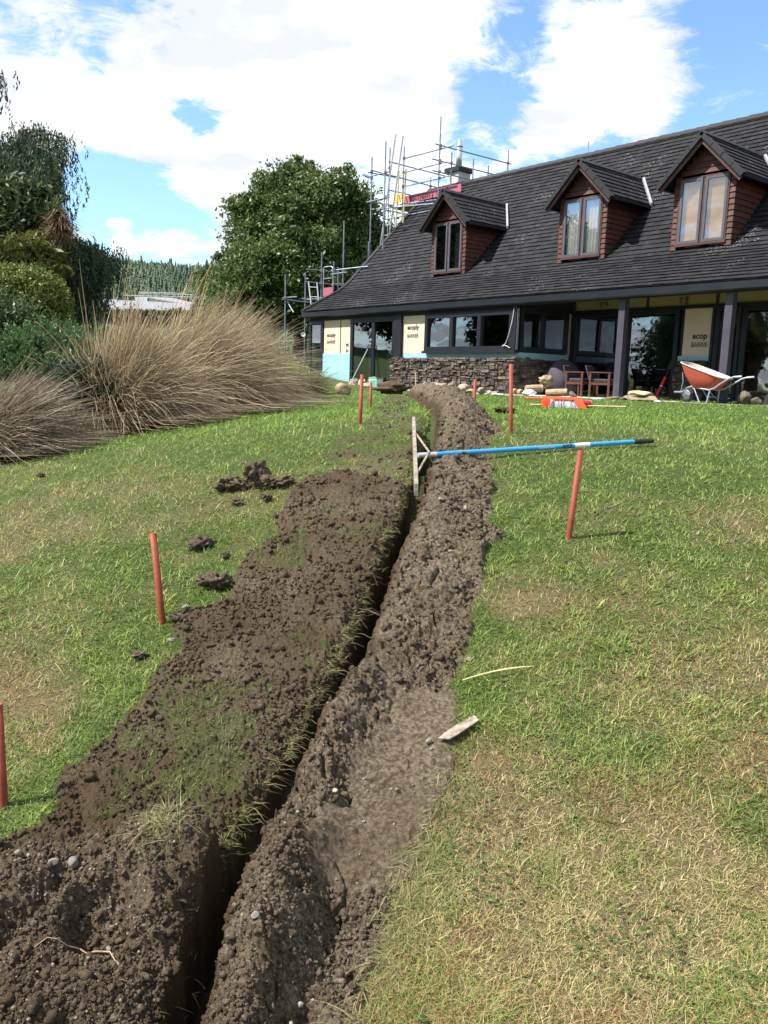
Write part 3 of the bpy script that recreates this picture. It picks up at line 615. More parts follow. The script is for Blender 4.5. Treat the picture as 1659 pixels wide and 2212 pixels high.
# recessed verandah wall
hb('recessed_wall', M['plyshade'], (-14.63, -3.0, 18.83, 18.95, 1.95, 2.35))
hb('recessed_wall', M['band'], (-14.62, -14.56, 18.80, 18.93, FL, 1.95)); hb('recessed_wall', M['band'], (-11.3, -10.42, 18.86, 18.93, FL, 1.95)); hb('door_jamb', M['band'], (-10.485, -10.42, 18.80, 18.859, FL, 1.95))
hb('plywood_panel', M['ply'], (-11.21, -10.49, 18.835, 18.858, .73, 1.87))
hb('insulation_sheet', M['foil'], (-11.30, -10.48, 18.80, 18.83, .62, .735))
hb('frieze_board', M['frame'], (-14.55, -3.0, 18.80, 18.83, 1.87, 1.955))
for q_ in ((-14.60, -14.52), (-12.30, -12.24), (-10.42, -10.36)): hb('batten', M['band'], (q_[0], q_[1], 18.80, 18.829, 1.955, 2.3))
lettering('ecop', .20, H(-10.97, 18.832, 1.15), RU, RZ, M['ink'], house, 'stamped_lettering', bold=.03, sx=1.0, clip=.45)
lettering('BARRIE', .165, H(-10.98, 18.832, .95), RU, RZ, M['ink'], house, 'stamped_lettering', bold=.015, sx=.80, clip=.5)
lettering('eco', .17, H(-11.22, 18.797, 2.17), -RZ, RU, M['ink'], house, 'stamped_lettering', bold=.03)
lettering('BA', .14, H(-11.37, 18.797, 2.16), -RZ, RU, M['ink'], house, 'stamped_lettering', bold=.015)
lettering('yl', .16, H(-13.55, 18.797, 2.16), -RZ, RU, M['ink'], house, 'stamped_lettering', bold=.03)
lettering('ER', .13, H(-13.72, 18.797, 2.16), -RZ, RU, M['ink'], house, 'stamped_lettering', bold=.015)
casement(-14.55, -11.32, FL, 1.87, 18.76, fw=.11, mull=(-12.78,), depth=.1, name='sliding_door')
casement(-10.36, -9.74, FL, 1.87, 18.74, fw=.08, depth=.1, name='sliding_door'); casement(-9.73, -6.4, FL, 1.87, 18.78, fw=.10, mull=(-8.0,), depth=.1, name='sliding_door')
hb('wall', M['band'], (-6.4, -3.0, 18.84, 18.95, FL, 1.95))
# interiors
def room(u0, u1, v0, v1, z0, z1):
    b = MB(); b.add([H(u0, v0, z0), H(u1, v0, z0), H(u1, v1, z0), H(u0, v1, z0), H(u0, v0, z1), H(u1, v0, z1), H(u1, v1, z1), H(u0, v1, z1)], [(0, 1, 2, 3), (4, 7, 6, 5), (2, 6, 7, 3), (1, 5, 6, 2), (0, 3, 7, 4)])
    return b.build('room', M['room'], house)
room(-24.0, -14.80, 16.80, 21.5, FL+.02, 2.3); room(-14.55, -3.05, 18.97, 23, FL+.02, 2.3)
def drape(u0, u1, v, z0, z1, mt='curtain', parent=house, folds=9, name='curtain'):
    b = MB(); n = folds*4; P = []
    for k in range(n+1):
        u = u0+(u1-u0)*k/n; vv = v+.02*math.sin(k*math.pi/2*1.0)
        P += [H(u, vv, z0), H(u, vv, z1)]
    b.add(P, [(2*i, 2*i+2, 2*i+3, 2*i+1) for i in range(n)]); return b.build(name, M[mt], parent)
drape(-21.3, -20.95, 16.95, FL+.05, 1.4); drape(-20.35, -20.15, 16.95, FL+.05, 1.2)
hb('shelf', M['wood'], (-20.2, -19.4, 17.0, 17.3, .30, .33)); 
hb('interior_wall', M['curtain'], (-14.0, -13.45, 19.6, 19.63, .2, 1.7))

# posts
for u in (-11.46, -8.88, -6.30):
    b = MB(); b.hbox(u-.085, u+.085, 16.54, 16.71, FL, 1.97); b.build('verandah_post', M['post'], house, bevel=.006)
hb('verandah_beam', M['frame'], (-14.6, -3.0, 16.53, 16.72, 1.97, 2.12))
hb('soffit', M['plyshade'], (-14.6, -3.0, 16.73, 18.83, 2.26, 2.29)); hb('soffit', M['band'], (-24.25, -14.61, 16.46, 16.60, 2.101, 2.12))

# gutter and fascia
b = MB()
prof = [(16.47, 1.985), (16.455, 1.955), (16.40, 1.955), (16.345, 1.985), (16.34, 2.125), (16.355, 2.13), (16.36, 2.0), (16.46, 2.0), (16.465, 2.16), (16.49, 2.16), (16.49, 1.985)]
uu = [-24.30, -3.0]; Pp = [H(u, v, z) for u in uu for v, z in prof]; k = len(prof)
b.add(Pp, [(i, (i+1) % k, (i+1) % k+k, i+k) for i in range(k)]+[tuple(range(k)), tuple(range(2*k-1, k-1, -1))]); b.build('gutter', M['gutter'], house)
hb('fascia', M['band'], (-24.28, -3.0, 16.495, 16.53, 1.93, 2.2))

# roof: main surface of lapped tiles (a shallow skirt, then 45 degrees), back slope, ridge and verge tiles
PR = [(16.38, 2.165), (17.0, 2.50), (17.6, 2.81), (17.95, 2.99), (18.2, 3.17), (18.5, 3.45), (22.1, 7.05)]
DORM = [(-18.97, 1), (-13.96, 2), (-10.58, 3)]
def sample(PR):
    P = np.array(PR); s = np.r_[0, np.cumsum(np.hypot(*np.diff(P, axis=0).T))]; return P, s
P_, s_ = sample(PR)
def prof_at(s): return np.interp(s, s_, P_[:, 0]), np.interp(s, s_, P_[:, 1])
def tile(b, A, B, Cc, D, nrm_, t0, t1, col):
    """A,B lower corners, C,D upper corners"""
    A, B, Cc, D, nv = map(np.array, (A, B, Cc, D, nrm_))
    p = [A+nv*t0, B+nv*t0, Cc+nv*t1, D+nv*t1, A-nv*.004, B-nv*.004, Cc-nv*.004, D-nv*.004]
    b.add([tuple(q) for q in p], [(0, 1, 2, 3), (4, 5, 1, 0), (1, 5, 6, 2), (0, 3, 7, 4)], col)
def tcol():
    g = R.gauss(1, .28); g = max(.5, min(1.7, g)); return (g*R.uniform(.95, 1.08), g, g*R.uniform(.97, 1.1))
b = MB(); L_ = s_[-1]; nc = int(L_/.185); ex = L_/nc
for c in range(nc):
    s0, s1 = c*ex, (c+1)*ex+.03; v0, z0 = prof_at(s0); v1, z1 = prof_at(min(s1, L_)); dv, dz = v1-v0, z1-z0; ll = math.hypot(dv, dz); n_ = (0, -dz/ll, dv/ll)
    u = -24.30 - (c % 2)*.14
    while u < -2.9:
        w = .235*R.uniform(.9, 1.12); u1 = u+w-.006; uc = u+w/2
        if not any(abs(uc-du) < .70 and z0 > 3.25 and z0 < 4.9 for du, _ in DORM):
            lift = .034+R.uniform(-.005, .007); ua = max(u, -24.30)
            tile(b, (ua, v0+R.uniform(-.008, .008), z0), (u1, v0, z0), (u1, v1, z1), (ua, v1, z1), n_, lift, .006, tcol())
        u += w
b.v = [tuple(q) for q in hx(np.array(b.v))]
mroof = b.build('roof', M['tile'], house)
b = MB()
for i in range(len(PR)-1):
    (v0, z0), (v1, z1) = PR[i], PR[i+1]; b.add([H(-24.30, v0, z0-.012), H(-3, v0, z0-.012), H(-3, v1, z1-.012), H(-24.30, v1, z1-.012)], [(0, 1, 2, 3)])
b.add([H(-24.30, 22.10, 7.04), H(-3, 22.10, 7.04), H(-3, 25.9, 3.25), H(-24.30, 25.9, 3.25), H(-3, 28.0, 2.15), H(-24.30, 28.0, 2.15)], [(0, 1, 2, 3), (3, 2, 4, 5)])
b.build('roof_underlay', M['ridge'], mroof)
b = MB(); u = -24.32
while u < -3:
    w = .38; a_ = .015*R.uniform(-.3, .3)
    for sgn in (-1, 1):
        b.add([H(u, 22.10, 7.15+a_), H(u+w-.008, 22.10, 7.135+a_), H(u+w-.008, 22.10+sgn*.13, 7.015+a_), H(u, 22.10+sgn*.13, 7.03+a_), H(u, 22.10, 7.12+a_), H(u+w-.008, 22.10, 7.10), H(u+w-.008, 22.10+sgn*.13, 6.98), H(u, 22.10+sgn*.13, 6.99)], [(0, 1, 2, 3), (3, 2, 6, 7), (0, 3, 7, 4), (1, 5, 6, 2)])
    u += w
b.build('ridge_tiles', M['ridge'], mroof)
b = MB(); n = int(L_/.33)
for i in range(n):
    v0, z0 = prof_at(i*L_/n); v1, z1 = prof_at((i+1.06)*L_/n if i < n-1 else L_); b.hexa([H(-24.38, v0, z0-.10), H(-24.21, v0, z0-.10), H(-24.21, v1, z1-.10), H(-24.38, v1, z1-.10), H(-24.38, v0, z0+.085), H(-24.21, v0, z0+.085), H(-24.21, v1, z1+.06), H(-24.38, v1, z1+.06)])
b.build('verge_tiles', M['ridge'], mroof)
b = MB(); g = [(16.7, 2.0), (18.2, 3.0), (22.10, 6.9), (25.9, 3.1), (27.6, 2.0)]
b.add([H(-24.15, v, z) for v, z in g]+[H(-24.05, v, z) for v, z in g], [(0, 1, 2, 3, 4), (9, 8, 7, 6, 5)]+[(i, i+5, (i+1) % 5+5, (i+1) % 5) for i in range(5)]); b.build('gable_wall', M['clad2'], house)

# dormers
def board(b, P0, P1, out_, z0, z1, col):               # a lapped board from P0 to P1 (u,v), thick at its lower edge
    (u0, v0), (u1, v1) = P0, P1; ou, ov = out_; t0, t1 = .034, .012
    b.hexa([H(u0, v0, z0), H(u1, v1, z0), H(u1+ou*t0, v1+ov*t0, z0), H(u0+ou*t0, v0+ov*t0, z0), H(u0, v0, z1), H(u1, v1, z1), H(u1+ou*t1, v1+ov*t1, z1), H(u0+ou*t1, v0+ov*t1, z1)], col)
def dormer(uc, kind):
    VF = 18.15; hwid = .735; ZB = 3.17; ZE = 4.66; ZA = 5.62; slope = (ZA-ZE)/.98
    b = MB(); z = ZB; bh = .127
    while z < ZA-.12:
        g = R.uniform(.75, 1.25); col = (g, g*R.uniform(.85, 1.1), g*.95); zt = z+bh+.004
        if z > ZE-.05: wid = min(hwid, (ZA-.06-zt)/slope)
        else: wid = hwid
        if wid > .05:
            if z < 4.72:
                for sg in (-1, 1): board(b, (uc+sg*wid+(0 if sg > 0 else 0), VF), (uc+sg*.60, VF), (0, -1), z, zt, col) if sg < 0 else board(b, (uc+.60, VF), (uc+wid+.02, VF), (0, -1), z, zt, col)
            else: board(b, (uc-wid, VF), (uc+wid, VF), (0, -1), z, zt, col)
        if z < ZE+.02:
            for sg in (-1, 1):
                board(b, (uc+sg*hwid, VF-.02), (uc+sg*hwid, z+15.04+.10), (sg, 0), z, zt, tuple(q*R.uniform(.8, 1.1) for q in col))
        z += bh
    dm = b.build('dormer', M['clad'], house)
    b = MB(); b.hbox(uc-.60, uc+.60, VF+.10, VF+.12, 3.2, 4.8); b.hbox(uc-.735, uc-.60, VF+.005, VF+.03, 3.2, 4.8); b.hbox(uc+.60, uc+.735, VF+.005, VF+.03, 3.2, 4.8); b.build('backing', M['room'], dm)  # dark sheet stands in for the unlit room behind the glass
    # window
    b = MB(); b.hbox(uc-.62, uc+.62, VF-.045, VF+.02, 4.735, 4.765); b.hbox(uc-.62, uc-.585, VF-.044, VF+.02, 3.29, 4.735); b.hbox(uc+.585, uc+.62, VF-.044, VF+.02, 3.29, 4.735); b.hbox(uc-.63, uc+.63, VF-.06, VF+.02, 3.235, 3.29); b.hbox(uc-.03, uc+.03, VF-.03, VF+.02, 3.29, 4.735)
    b.build('window_surround', M['clad2'], dm)
    b = MB()
    for sg in (-1, 1):
        a0, a1 = sorted((uc+sg*.035, uc+sg*.58)); w = .06
        b.hbox(a0, a1, VF-.055, VF-.01, 4.73-w, 4.73); b.hbox(a0, a1, VF-.055, VF-.01, 3.295, 3.295+w); b.hbox(a0, a0+w, VF-.054, VF-.011, 3.295+w, 4.73-w); b.hbox(a1-w, a1, VF-.054, VF-.011, 3.295+w, 4.73-w)
    b.build('window_frame', M['wframe'], dm)
    for sg in (-1, 1):
        a0, a1 = sorted((uc+sg*.09, uc+sg*.525)); g = MB(); g.hbox(a0, a1, VF-.035, VF-.03, 3.35, 4.675); g.build('pane', M['glassup'], dm)
    if kind == 3:
        b = MB(); z = 3.33
        while z < 4.68:
            for a0, a1 in ((uc-.55, uc-.46), (uc-.45, uc-.03), (uc+.03, uc+.55)):
                g = R.uniform(.8, 1.1); b.hexa([H(a0, VF+.06, z), H(a1, VF+.06, z), H(a1, VF+.07, z), H(a0, VF+.07, z), H(a0, VF+.045, z+.085), H(a1, VF+.045, z+.085), H(a1, VF+.055, z+.085), H(a0, VF+.055, z+.085)], (g, g, g))
            z += .088
        b.build('blind', M['blind'], dm)
    elif kind == 1: drape(uc-.52, uc-.12, VF+.05, 3.33, 4.65, 'blind', dm, 7); drape(uc+.05, uc+.12, VF+.05, 3.33, 4.65, 'blind', dm, 2)
    else: drape(uc-.54, uc-.05, VF+.05, 3.33, 4.65, 'cloudrefl', dm, 5); drape(uc+.05, uc+.54, VF+.05, 3.33, 4.65, 'cloudrefl', dm, 5)  # added curtains; their white stands in for clouds mirrored in the middle dormer
    # roof
    b = MB(); nc_ = 7; sl = math.hypot(ZA-ZE, .98)
    for sg in (-1, 1):
        for c in range(nc_):
            f0, f1 = 1-c/nc_, max(0, 1-(c+1.12)/nc_); z0, z1 = ZA-(ZA-ZE)*f0, ZA-(ZA-ZE)*f1; n_ = (sg*(ZA-ZE)/sl, 0, .98/sl)
            v = 17.86 - .1*(c % 2)
            while v < z1+15.04:
                w = .24*R.uniform(.92, 1.08); va, vb = max(v, 17.86), min(v+w-.006, z0+15.5)
                if vb > va+.02:
                    q = [(uc+sg*.98*f0, va, z0), (uc+sg*.98*f0, vb, z0), (uc+sg*.98*f1, vb, z1), (uc+sg*.98*f1, va, z1)]
                    tile(b, *q, n_, .032, .006, tcol())
                v += w
    b.v = [tuple(q) for q in hx(np.array(b.v))]; dr = b.build('dormer_roof', M['tile'], dm)
    b = MB()
    for sg in (-1, 1):
        b.add([H(uc, 17.88, ZA-.01), H(uc+sg*.98, 17.88, ZE-.01), H(uc+sg*.98, 19.72, ZE-.01), H(uc, 20.7, ZA-.01), H(uc, 17.88, ZA-.06), H(uc+sg*.98, 17.88, ZE-.06), H(uc+sg*.98, 19.72, ZE-.06), H(uc, 20.7, ZA-.06)], [(0, 1, 2, 3), (4, 7, 6, 5), (0, 4, 5, 1), (1, 5, 6, 2)])
        # gutter of the dormer
        b.hbox(uc+sg*1.0-.045, uc+sg*1.0+.045, 17.9, 19.68, 4.56, 4.64)
    b.build('dormer_gutter', M['gutter'], dm)
    b = MB(); cap = MB()
    for sg in (-1, 1):
        d = Vector((sg*.98, 0, -(ZA-ZE))).normalized(); nn = Vector((-d.z*sg*1, 0, d.x*sg)).normalized()
        A = Vector((uc, 17.84, ZA-.075)); B = Vector((uc+sg*1.03, 17.84, ZE-.125))
        def hv(p): return H(p.x, p.y, p.z)
        for (off, dep, v0, v1, mb) in ((0, .10, 17.86, 17.885, b),):
            mb.hexa([hv(Vector((p.x, vv, p.z))+nn*o_) for o_ in (-dep, 0) for p, vv in ((A, v0), (B, v0), (B, v1), (A, v1))])
        for i in range(4):
            p0 = A.lerp(B, i/4); p1 = A.lerp(B, (i+1)/4-.012); 
            cap.hexa([hv(Vector((p.x, vv, p.z))+nn*o_) for o_ in (-.015, .085+.006*(i % 2)) for p, vv in ((p0, 17.80), (p1, 17.80), (p1, 17.95), (p0, 17.95))])
    v = 17.8
    while v < 20.5:
        for sg in (-1, 1):
            cap.hexa([H(uc, v, ZA+.03), H(uc, v+.31, ZA+.03), H(uc+sg*.11, v+.31, ZA-.07), H(uc+sg*.11, v, ZA-.07), H(uc, v, ZA+.075), H(uc, v+.31, ZA+.06), H(uc+sg*.12, v+.31, ZA-.04), H(uc+sg*.12, v, ZA-.025)])
        v += .32
    b.build('bargeboard', M['clad2'], dm); cap.build('barge_tiles', M['ridge'], dm)
    b = MB()
    for sg in (-1, 1):
        q0, q1 = (uc+sg*.12, 20.52, 5.63), (uc+sg*1.04, 19.60, 4.70); b.hexa([H(q0[0], q0[1]-.03, q0[2]-.08), H(q1[0], q1[1]-.03, q1[2]-.08), H(q1[0]+sg*.03, q1[1]+.02, q1[2]-.08), H(q0[0]+sg*.03, q0[1]+.02, q0[2]-.08), H(q0[0], q0[1]-.03, q0[2]), H(q1[0], q1[1]-.03, q1[2]), H(q1[0]+sg*.03, q1[1]+.02, q1[2]+.02), H(q0[0]+sg*.03, q0[1]+.02, q0[2]+.02)])
    b.build('valley_flashing', M['flash'], dm)
for uc, kd in DORM: dormer(uc, kd)

# schist walls below the windows
def stonewall(name, along, a0, a1, z0, z1, face, thick, ow):
    """along 'u' or 'v'; face = coordinate of the outer face; ow = outward direction sign"""
    b = MB(); z = z0
    def P(a, d, zz_): return H(a, face+ow*d, zz_) if along == 'u' else H(face+ow*d, a, zz_)
    while z < z1-.02:
        h = R.choice((.035, .045, .055, .07, .09)); h = min(h, z1-z+R.uniform(0, .03)); a = a0-R.uniform(0, .1)
        while a < a1:
            w = R.uniform(.07, .27)*(1.2 if h < .07 else .9); e = min(a+w, a1); s_a = max(a, a0)
            if e-s_a > .03:
                hh = h if R.random() > .12 else h*1.6
                d = R.uniform(-.01, .05); j = lambda q=.012: R.uniform(-q, q); g = R.uniform(.45, 1.5); w_ = R.random()
                col = (g*(1.12 if w_ > .7 else 1), g*.97, g*(.86 if w_ > .7 else 1.0)) if w_ > .25 else (g*.62, g*.63, g*.66)
                gp = .011; z2 = z+hh-gp
                b.hexa([P(s_a+gp+j(), -thick, z+j(.008)), P(e-gp+j(), -thick, z+j(.008)), P(e-gp+j(), d+j(.016), z+j(.01)), P(s_a+gp+j(), d+j(.016), z+j(.01)),
                        P(s_a+gp+j(), -thick, z2+j(.008)), P(e-gp+j(), -thick, z2+j(.008)), P(e-gp+j(), d+j(.016)-.006, z2+j(.012)), P(s_a+gp+j(), d+j(.016)-.006, z2+j(.012))], col)
            a += w
        z += h
    # dark core behind the joints
    o = b.build(name, M['stone'], house)
    cbm = MB(); q = [P(a0+.01, -.06, z0), P(a1-.01, -.06, z0), P(a1-.01, -.06, z1-.03), P(a0+.01, -.06, z1-.03)]; cbm.add(q, [(0, 1, 2, 3)]); cbm.build('mortar_core', M['room'], o)
    return o
stonewall('stone_plinth', 'u', -19.52, -14.50, FL-.05, .62, 16.42, .17, -1)
stonewall('stone_plinth', 'v', 16.44, 18.78, FL-.05, .585, -14.54, .12, 1)
stonewall('stone_plinth', 'u', -11.31, -10.49, FL-.02, .61, 18.68, .12, -1)
hb('threshold', M['alu'], (-9.7, -6.4, 18.64, 18.77, FL, FL+.03)); hb('doorstep', M['wood'], (-14.5, -11.35, 18.55, 18.755, FL, FL+.06))

# chimney stack with steel flue, behind the ridge
b = MB(); b.hbox(-24.60, -23.97, 23.3, 23.95, 5.6, 7.95); ch = b.build('chimney', M['concrete'], house, bevel=.01)
b = MB(); b.hbox(-24.70, -23.89, 23.22, 24.03, 7.951, 8.13); b.build('chimney_cap', M['ridge'], ch, bevel=.01)
b = MB(); b.tube([H(-24.33, 23.65, 8.16), H(-24.33, 23.65, 8.22)], [.16, .12], 16); b.tube([H(-24.33, 23.65, 8.2), H(-24.33, 23.65, 8.95)], .115, 16); b.tube([H(-24.33, 23.65, 8.95), H(-24.33, 23.65, 8.99), H(-24.33, 23.65, 8.995), H(-24.33, 23.65, 9.2)], [.13, .13, .085, .085], 16); b.build('flue', M['steel'], ch, smooth=True)

b = MB(); b.hbox(-24.7, -3, 15.9, 18.85, FL-.02, FL+.004); tag(b.build('paving', M['concrete']), kind='structure')
# ------------------------------------------------------------------ scaffolding
def scaffold(base, label, tubes, extras=()):
    t = thing('scaffolding', H(*base), label, 'scaffolding')
    for kind, A, B in tubes:
        b = MB(); b.tube([H(*A), H(*B)], .024, 8, cap=True); o = b.build(kind, M['tube'], t)
    return t
def coupler(parent, p):
    b = MB(); x, y, z = H(*p); b.obox((x, y, z), (.05, 0, 0), (0, .05, 0), (0, 0, .045)); b.build('coupler', M['dirtmetal'], parent, bevel=.01)
VFt = 21.3; A0, A1 = -22.9, -24.9
tubes = [('standard', (-25.0, 19.84, -.34), (-25.0, 19.84, 8.0)), ('standard', (-23.93, 19.6, 4.35), (-23.93, 19.6, 8.29)), ('standard', (-25.74, VFt, -.34), (-25.74, VFt, 8.74)),
 ('standard', (A1, VFt, -.34), (A1, VFt, 8.62)), ('standard', (A0, VFt-.03, 6.25), (A0, VFt-.03, 9.26)), ('standard', (-22.88, 21.86, 6.8), (-22.88, 21.86, 8.15)), ('standard', (-25.0, 22.8, -.34), (-25.0, 22.8, 7.79)),
 ('standard', (-22.9, 24.9, 4.4), (-22.9, 24.9, 8.83)), ('standard', (-22.9, 23.82, 5.4), (-22.9, 23.82, 8.05)), ('standard', (-22.35, 22.45, 7.2), (-22.35, 22.45, 7.95)),
 ('ledger', (-24.98, VFt+.04, 8.21), (-22.27, VFt+.04, 8.18)), ('ledger', (-24.98, VFt+.04, 7.7), (-22.6, VFt+.04, 7.69)), ('ledger', (-24.98, VFt+.04, 7.19), (-22.34, VFt+.04, 7.18)),
 ('transom', (-22.94, 21.08, 8.31), (-22.94, 25.1, 8.34)), ('transom', (-22.94, 20.96, 7.78), (-22.94, 24.4, 7.80)), ('transom', (-22.94, 20.99, 7.39), (-22.94, 23.1, 7.40)),
 ('transom', (-25.05, 20.68, 8.0), (-25.05, 23.65, 7.98)), ('transom', (-25.05, 19.70, 7.45), (-25.05, 21.42, 7.52)), ('transom', (-24.95, 19.78, 7.52), (-24.95, 23.06, 7.45)),
 ('transom', (-25.05, 20.68, 6.99), (-25.05, 22.5, 6.97)), ('transom', (-25.05, 19.80, 6.45), (-25.05, 21.0, 6.45)),
 ('ledger', (-25.05, 19.64, 7.26), (-23.70, 19.64, 7.25)), ('ledger', (-25.0, 19.64, 6.38), (-23.70, 19.64, 6.38)),
 ('ledger', (-25.2, 20.0, 6.20), (-21.58, 20.0, 5.93)), ('ledger', (-25.54, 21.0, 6.02), (-22.4, 21.0, 6.02)), ('ledger', (-25.2, 21.4, 6.58), (-23.0, 21.4, 6.47)),
 ('brace', (-25.33, 21.2, 6.3), (-25.0, 21.2, 5.2)), ('transom', (-25.05, 20.6, 6.25), (-25.05, 22.2, 6.25))]
sc1 = scaffold((-24.9, 21.3, -.34), 'tall tube scaffolding cage standing round the chimney above the roof ridge', tubes)
for p in [(A1, VFt, 8.21), (A1, VFt, 7.7), (A1, VFt, 7.19), (A0, VFt, 8.19), (A0, VFt, 7.7), (A0, VFt, 7.18), (A0, VFt, 8.3), (A0, VFt, 7.78), (A0, VFt, 7.4), (-25.0, 19.84, 7.5), (-25, 19.84, 7.27), (-25, 19.84, 6.42), (-23.93, 19.62, 7.26), (-23.93, 19.62, 6.38), (-25.74, VFt, 8.0), (-22.88, 21.86, 7.79), (-22.88, 21.86, 7.4), (-22.9, 24.9, 8.34), (-25.0, 22.8, 7.46), (A1, 21.1, 6.02), (-23.93, 19.9, 6.15)]: coupler(sc1, p)
b = MB()
for i in range(4): b.hbox(-25.7, -24.42, 21.45+i*.24, 21.67+i*.24, 6.50, 6.54)
b.build('platform_plank', M['wood'], sc1)
tubes = [('standard', (-25.6, 19.06, -.34), (-25.6, 19.06, 5.72)), ('standard', (-26.0, 18.35, -.34), (-26.0, 18.35, 4.55)), ('standard', (-26.0, 17.63, -.34), (-26.0, 17.63, 3.76)), ('standard', (-25.6, 16.5, -.34), (-25.6, 16.5, 3.53)),
 ('standard', (-25.43, 18.5, -.34), (-25.43, 18.5, 4.18)), ('standard', (-25.83, 19.0, 1), (-25.83, 19.0, 4.06)), ('standard', (-25.0, 19.78, 2), (-25.0, 19.78, 5.0)),
 ('transom', (-26.05, 17.7, 3.87), (-26.05, 19.3, 3.9)), ('transom', (-26.05, 17.7, 3.42), (-26.05, 19.3, 3.43)), ('ledger', (-25.6, 18.52, 3.87), (-23.9, 18.9, 3.92)), ('ledger', (-25.4, 18.35, 3.70), (-24.4, 18.35, 3.70)),
 ('ledger', (-25.6, 18.55, 3.36), (-24.83, 18.55, 3.37)), ('ledger', (-25.8, 16.54, 2.73), (-24.9, 16.54, 2.72)), ('transom', (-25.64, 16.4, 2.66), (-25.64, 18.6, 2.62)), ('transom', (-26.04, 17.5, 2.80), (-26.04, 19.2, 2.80)), ('ledger', (-26.1, 17.67, 2.76), (-24.9, 17.67, 2.78)), ('brace', (-25.62, 16.6, 2.6), (-25.2, 16.6, 2.2))]
sc2 = scaffold((-25.6, 17.6, -.34), 'low tube scaffolding standing against the far left gable end of the house', tubes)
for p in [(-26, 18.35, 3.87), (-26, 18.35, 3.42), (-25.43, 18.5, 3.87), (-25.6, 19.06, 3.9), (-25.6, 16.5, 2.72), (-26.0, 17.63, 2.77), (-25.43, 18.5, 3.37), (-25.6, 19.06, 3.4)]: coupler(sc2, p)
b = MB(); b.tube([H(-25.37, 18.0, 2.9), H(-25.37, 18.0, 3.88), H(-25.30, 18.0, 3.92), H(-24.95, 18.05, 3.92), H(-24.86, 18.05, 3.85), H(-24.84, 18.05, 3.2)], .018, 8); b.tube([H(-25.37, 18.0, 3.5), H(-24.86, 18.0, 3.5)], .014, 6); b.build('gate', M['galv'], sc2)
def ladder(name, A0_, A1_, B0, B1, n, label, mt='alu'):
    """rails A0-A1 and B0-B1 bottom to top"""
    c = (Vector(A0_)+Vector(B0))/2; t = thing(name, tuple(c), label, 'ladder')
    b = MB(); b.tube([A0_, A1_], .03, 6); b.build('rail', M[mt], t); b = MB(); b.tube([B0, B1], .03, 6); b.build('rail', M[mt], t)
    for k in range(n):
        f = (k+.5)/n; b = MB(); b.tube([Vector(A0_).lerp(Vector(A1_), f), Vector(B0).lerp(Vector(B1), f)], .014, 6); b.build('rung', M[mt], t)
    return t
def ext(A, B, z):  # point on line A-B at height z
    f = (z-A[2])/(B[2]-A[2]); return H(A[0]+(B[0]-A[0])*f, A[1], z)
a, c = (-24.231, 20.3, 8.75), (-24.641, 20.3, 6.517); e, g = (-23.818, 20.3, 8.61), (-24.409, 20.3, 5.464)
ladder('ladder', H(-25.04, 20.3, 4.35), H(*a), H(-24.60, 20.3, 4.35), H(*e), 12, 'long aluminium ladder rising high above the chimney scaffolding')
ladder('ladder', H(-24.62, 20.75, 5.2), H(-24.52, 20.75, 7.6), H(-24.22, 20.75, 5.2), H(-24.12, 20.75, 7.6), 7, 'short yellow edged ladder hooked behind the long ladder on the chimney scaffolding', 'palewood')
ladder('ladder', H(-25.35, 17.5, 2.3), H(-25.6, 17.5, 3.36), H(-24.88, 17.5, 2.3), H(-25.06, 17.5, 3.30), 3, 'short ladder leaning on the lower scaffolding beside the left roof edge')
b = MB(); b.hbox(-25.14, -22.02, 21.56, 21.575, 6.625, 6.895); bn = b.build('banner', M['pink'], None, H(-23.6, 21.57, 6.63)); tag(bn, 'long pink banner with black lettering hung along the chimney scaffolding', 'banner')
lettering('SOUTHERN', .25, H(-24.78, 21.552, 6.665), RU, RZ, M['ink'], bn, 'lettering', bold=.015, sx=.88); lettering('LAKES', .25, H(-23.30, 21.552, 6.675), RU, RZ, M['ink'], bn, 'lettering', bold=.015, sx=.88)
b = MB(); b.hexa([H(-25.30, 21.2, 6.60), H(-24.92, 21.2, 6.60), H(-24.92, 21.22, 6.60), H(-25.30, 21.22, 6.60), H(-25.36, 21.2, 6.90), H(-24.80, 21.2, 6.88), H(-24.80, 21.22, 6.88), H(-25.36, 21.22, 6.90)]); tag(b.build('board', M['yellow'], None, H(-25.1, 21.21, 6.6)), 'yellow board fixed to the scaffolding left of the pink banner', 'board')
b = MB(); b.hbox(-25.38, -24.78, 18.0, 18.02, 2.80, 3.18); tag(b.build('banner', M['pink'], None, H(-25.1, 18.01, 2.8)), 'plain pink sheet on the lower scaffolding behind the roof corner', 'banner')
b = MB(); b.tube([H(-17.9, 23.3, 6.4), H(-17.9, 23.3, 7.85)], .02, 6); tag(b.build('scaffold_tube', M['galv'], None, H(-17.9, 23.3, 6.4)), 'single thin upright tube rising behind the roof ridge between two dormers', 'tube')

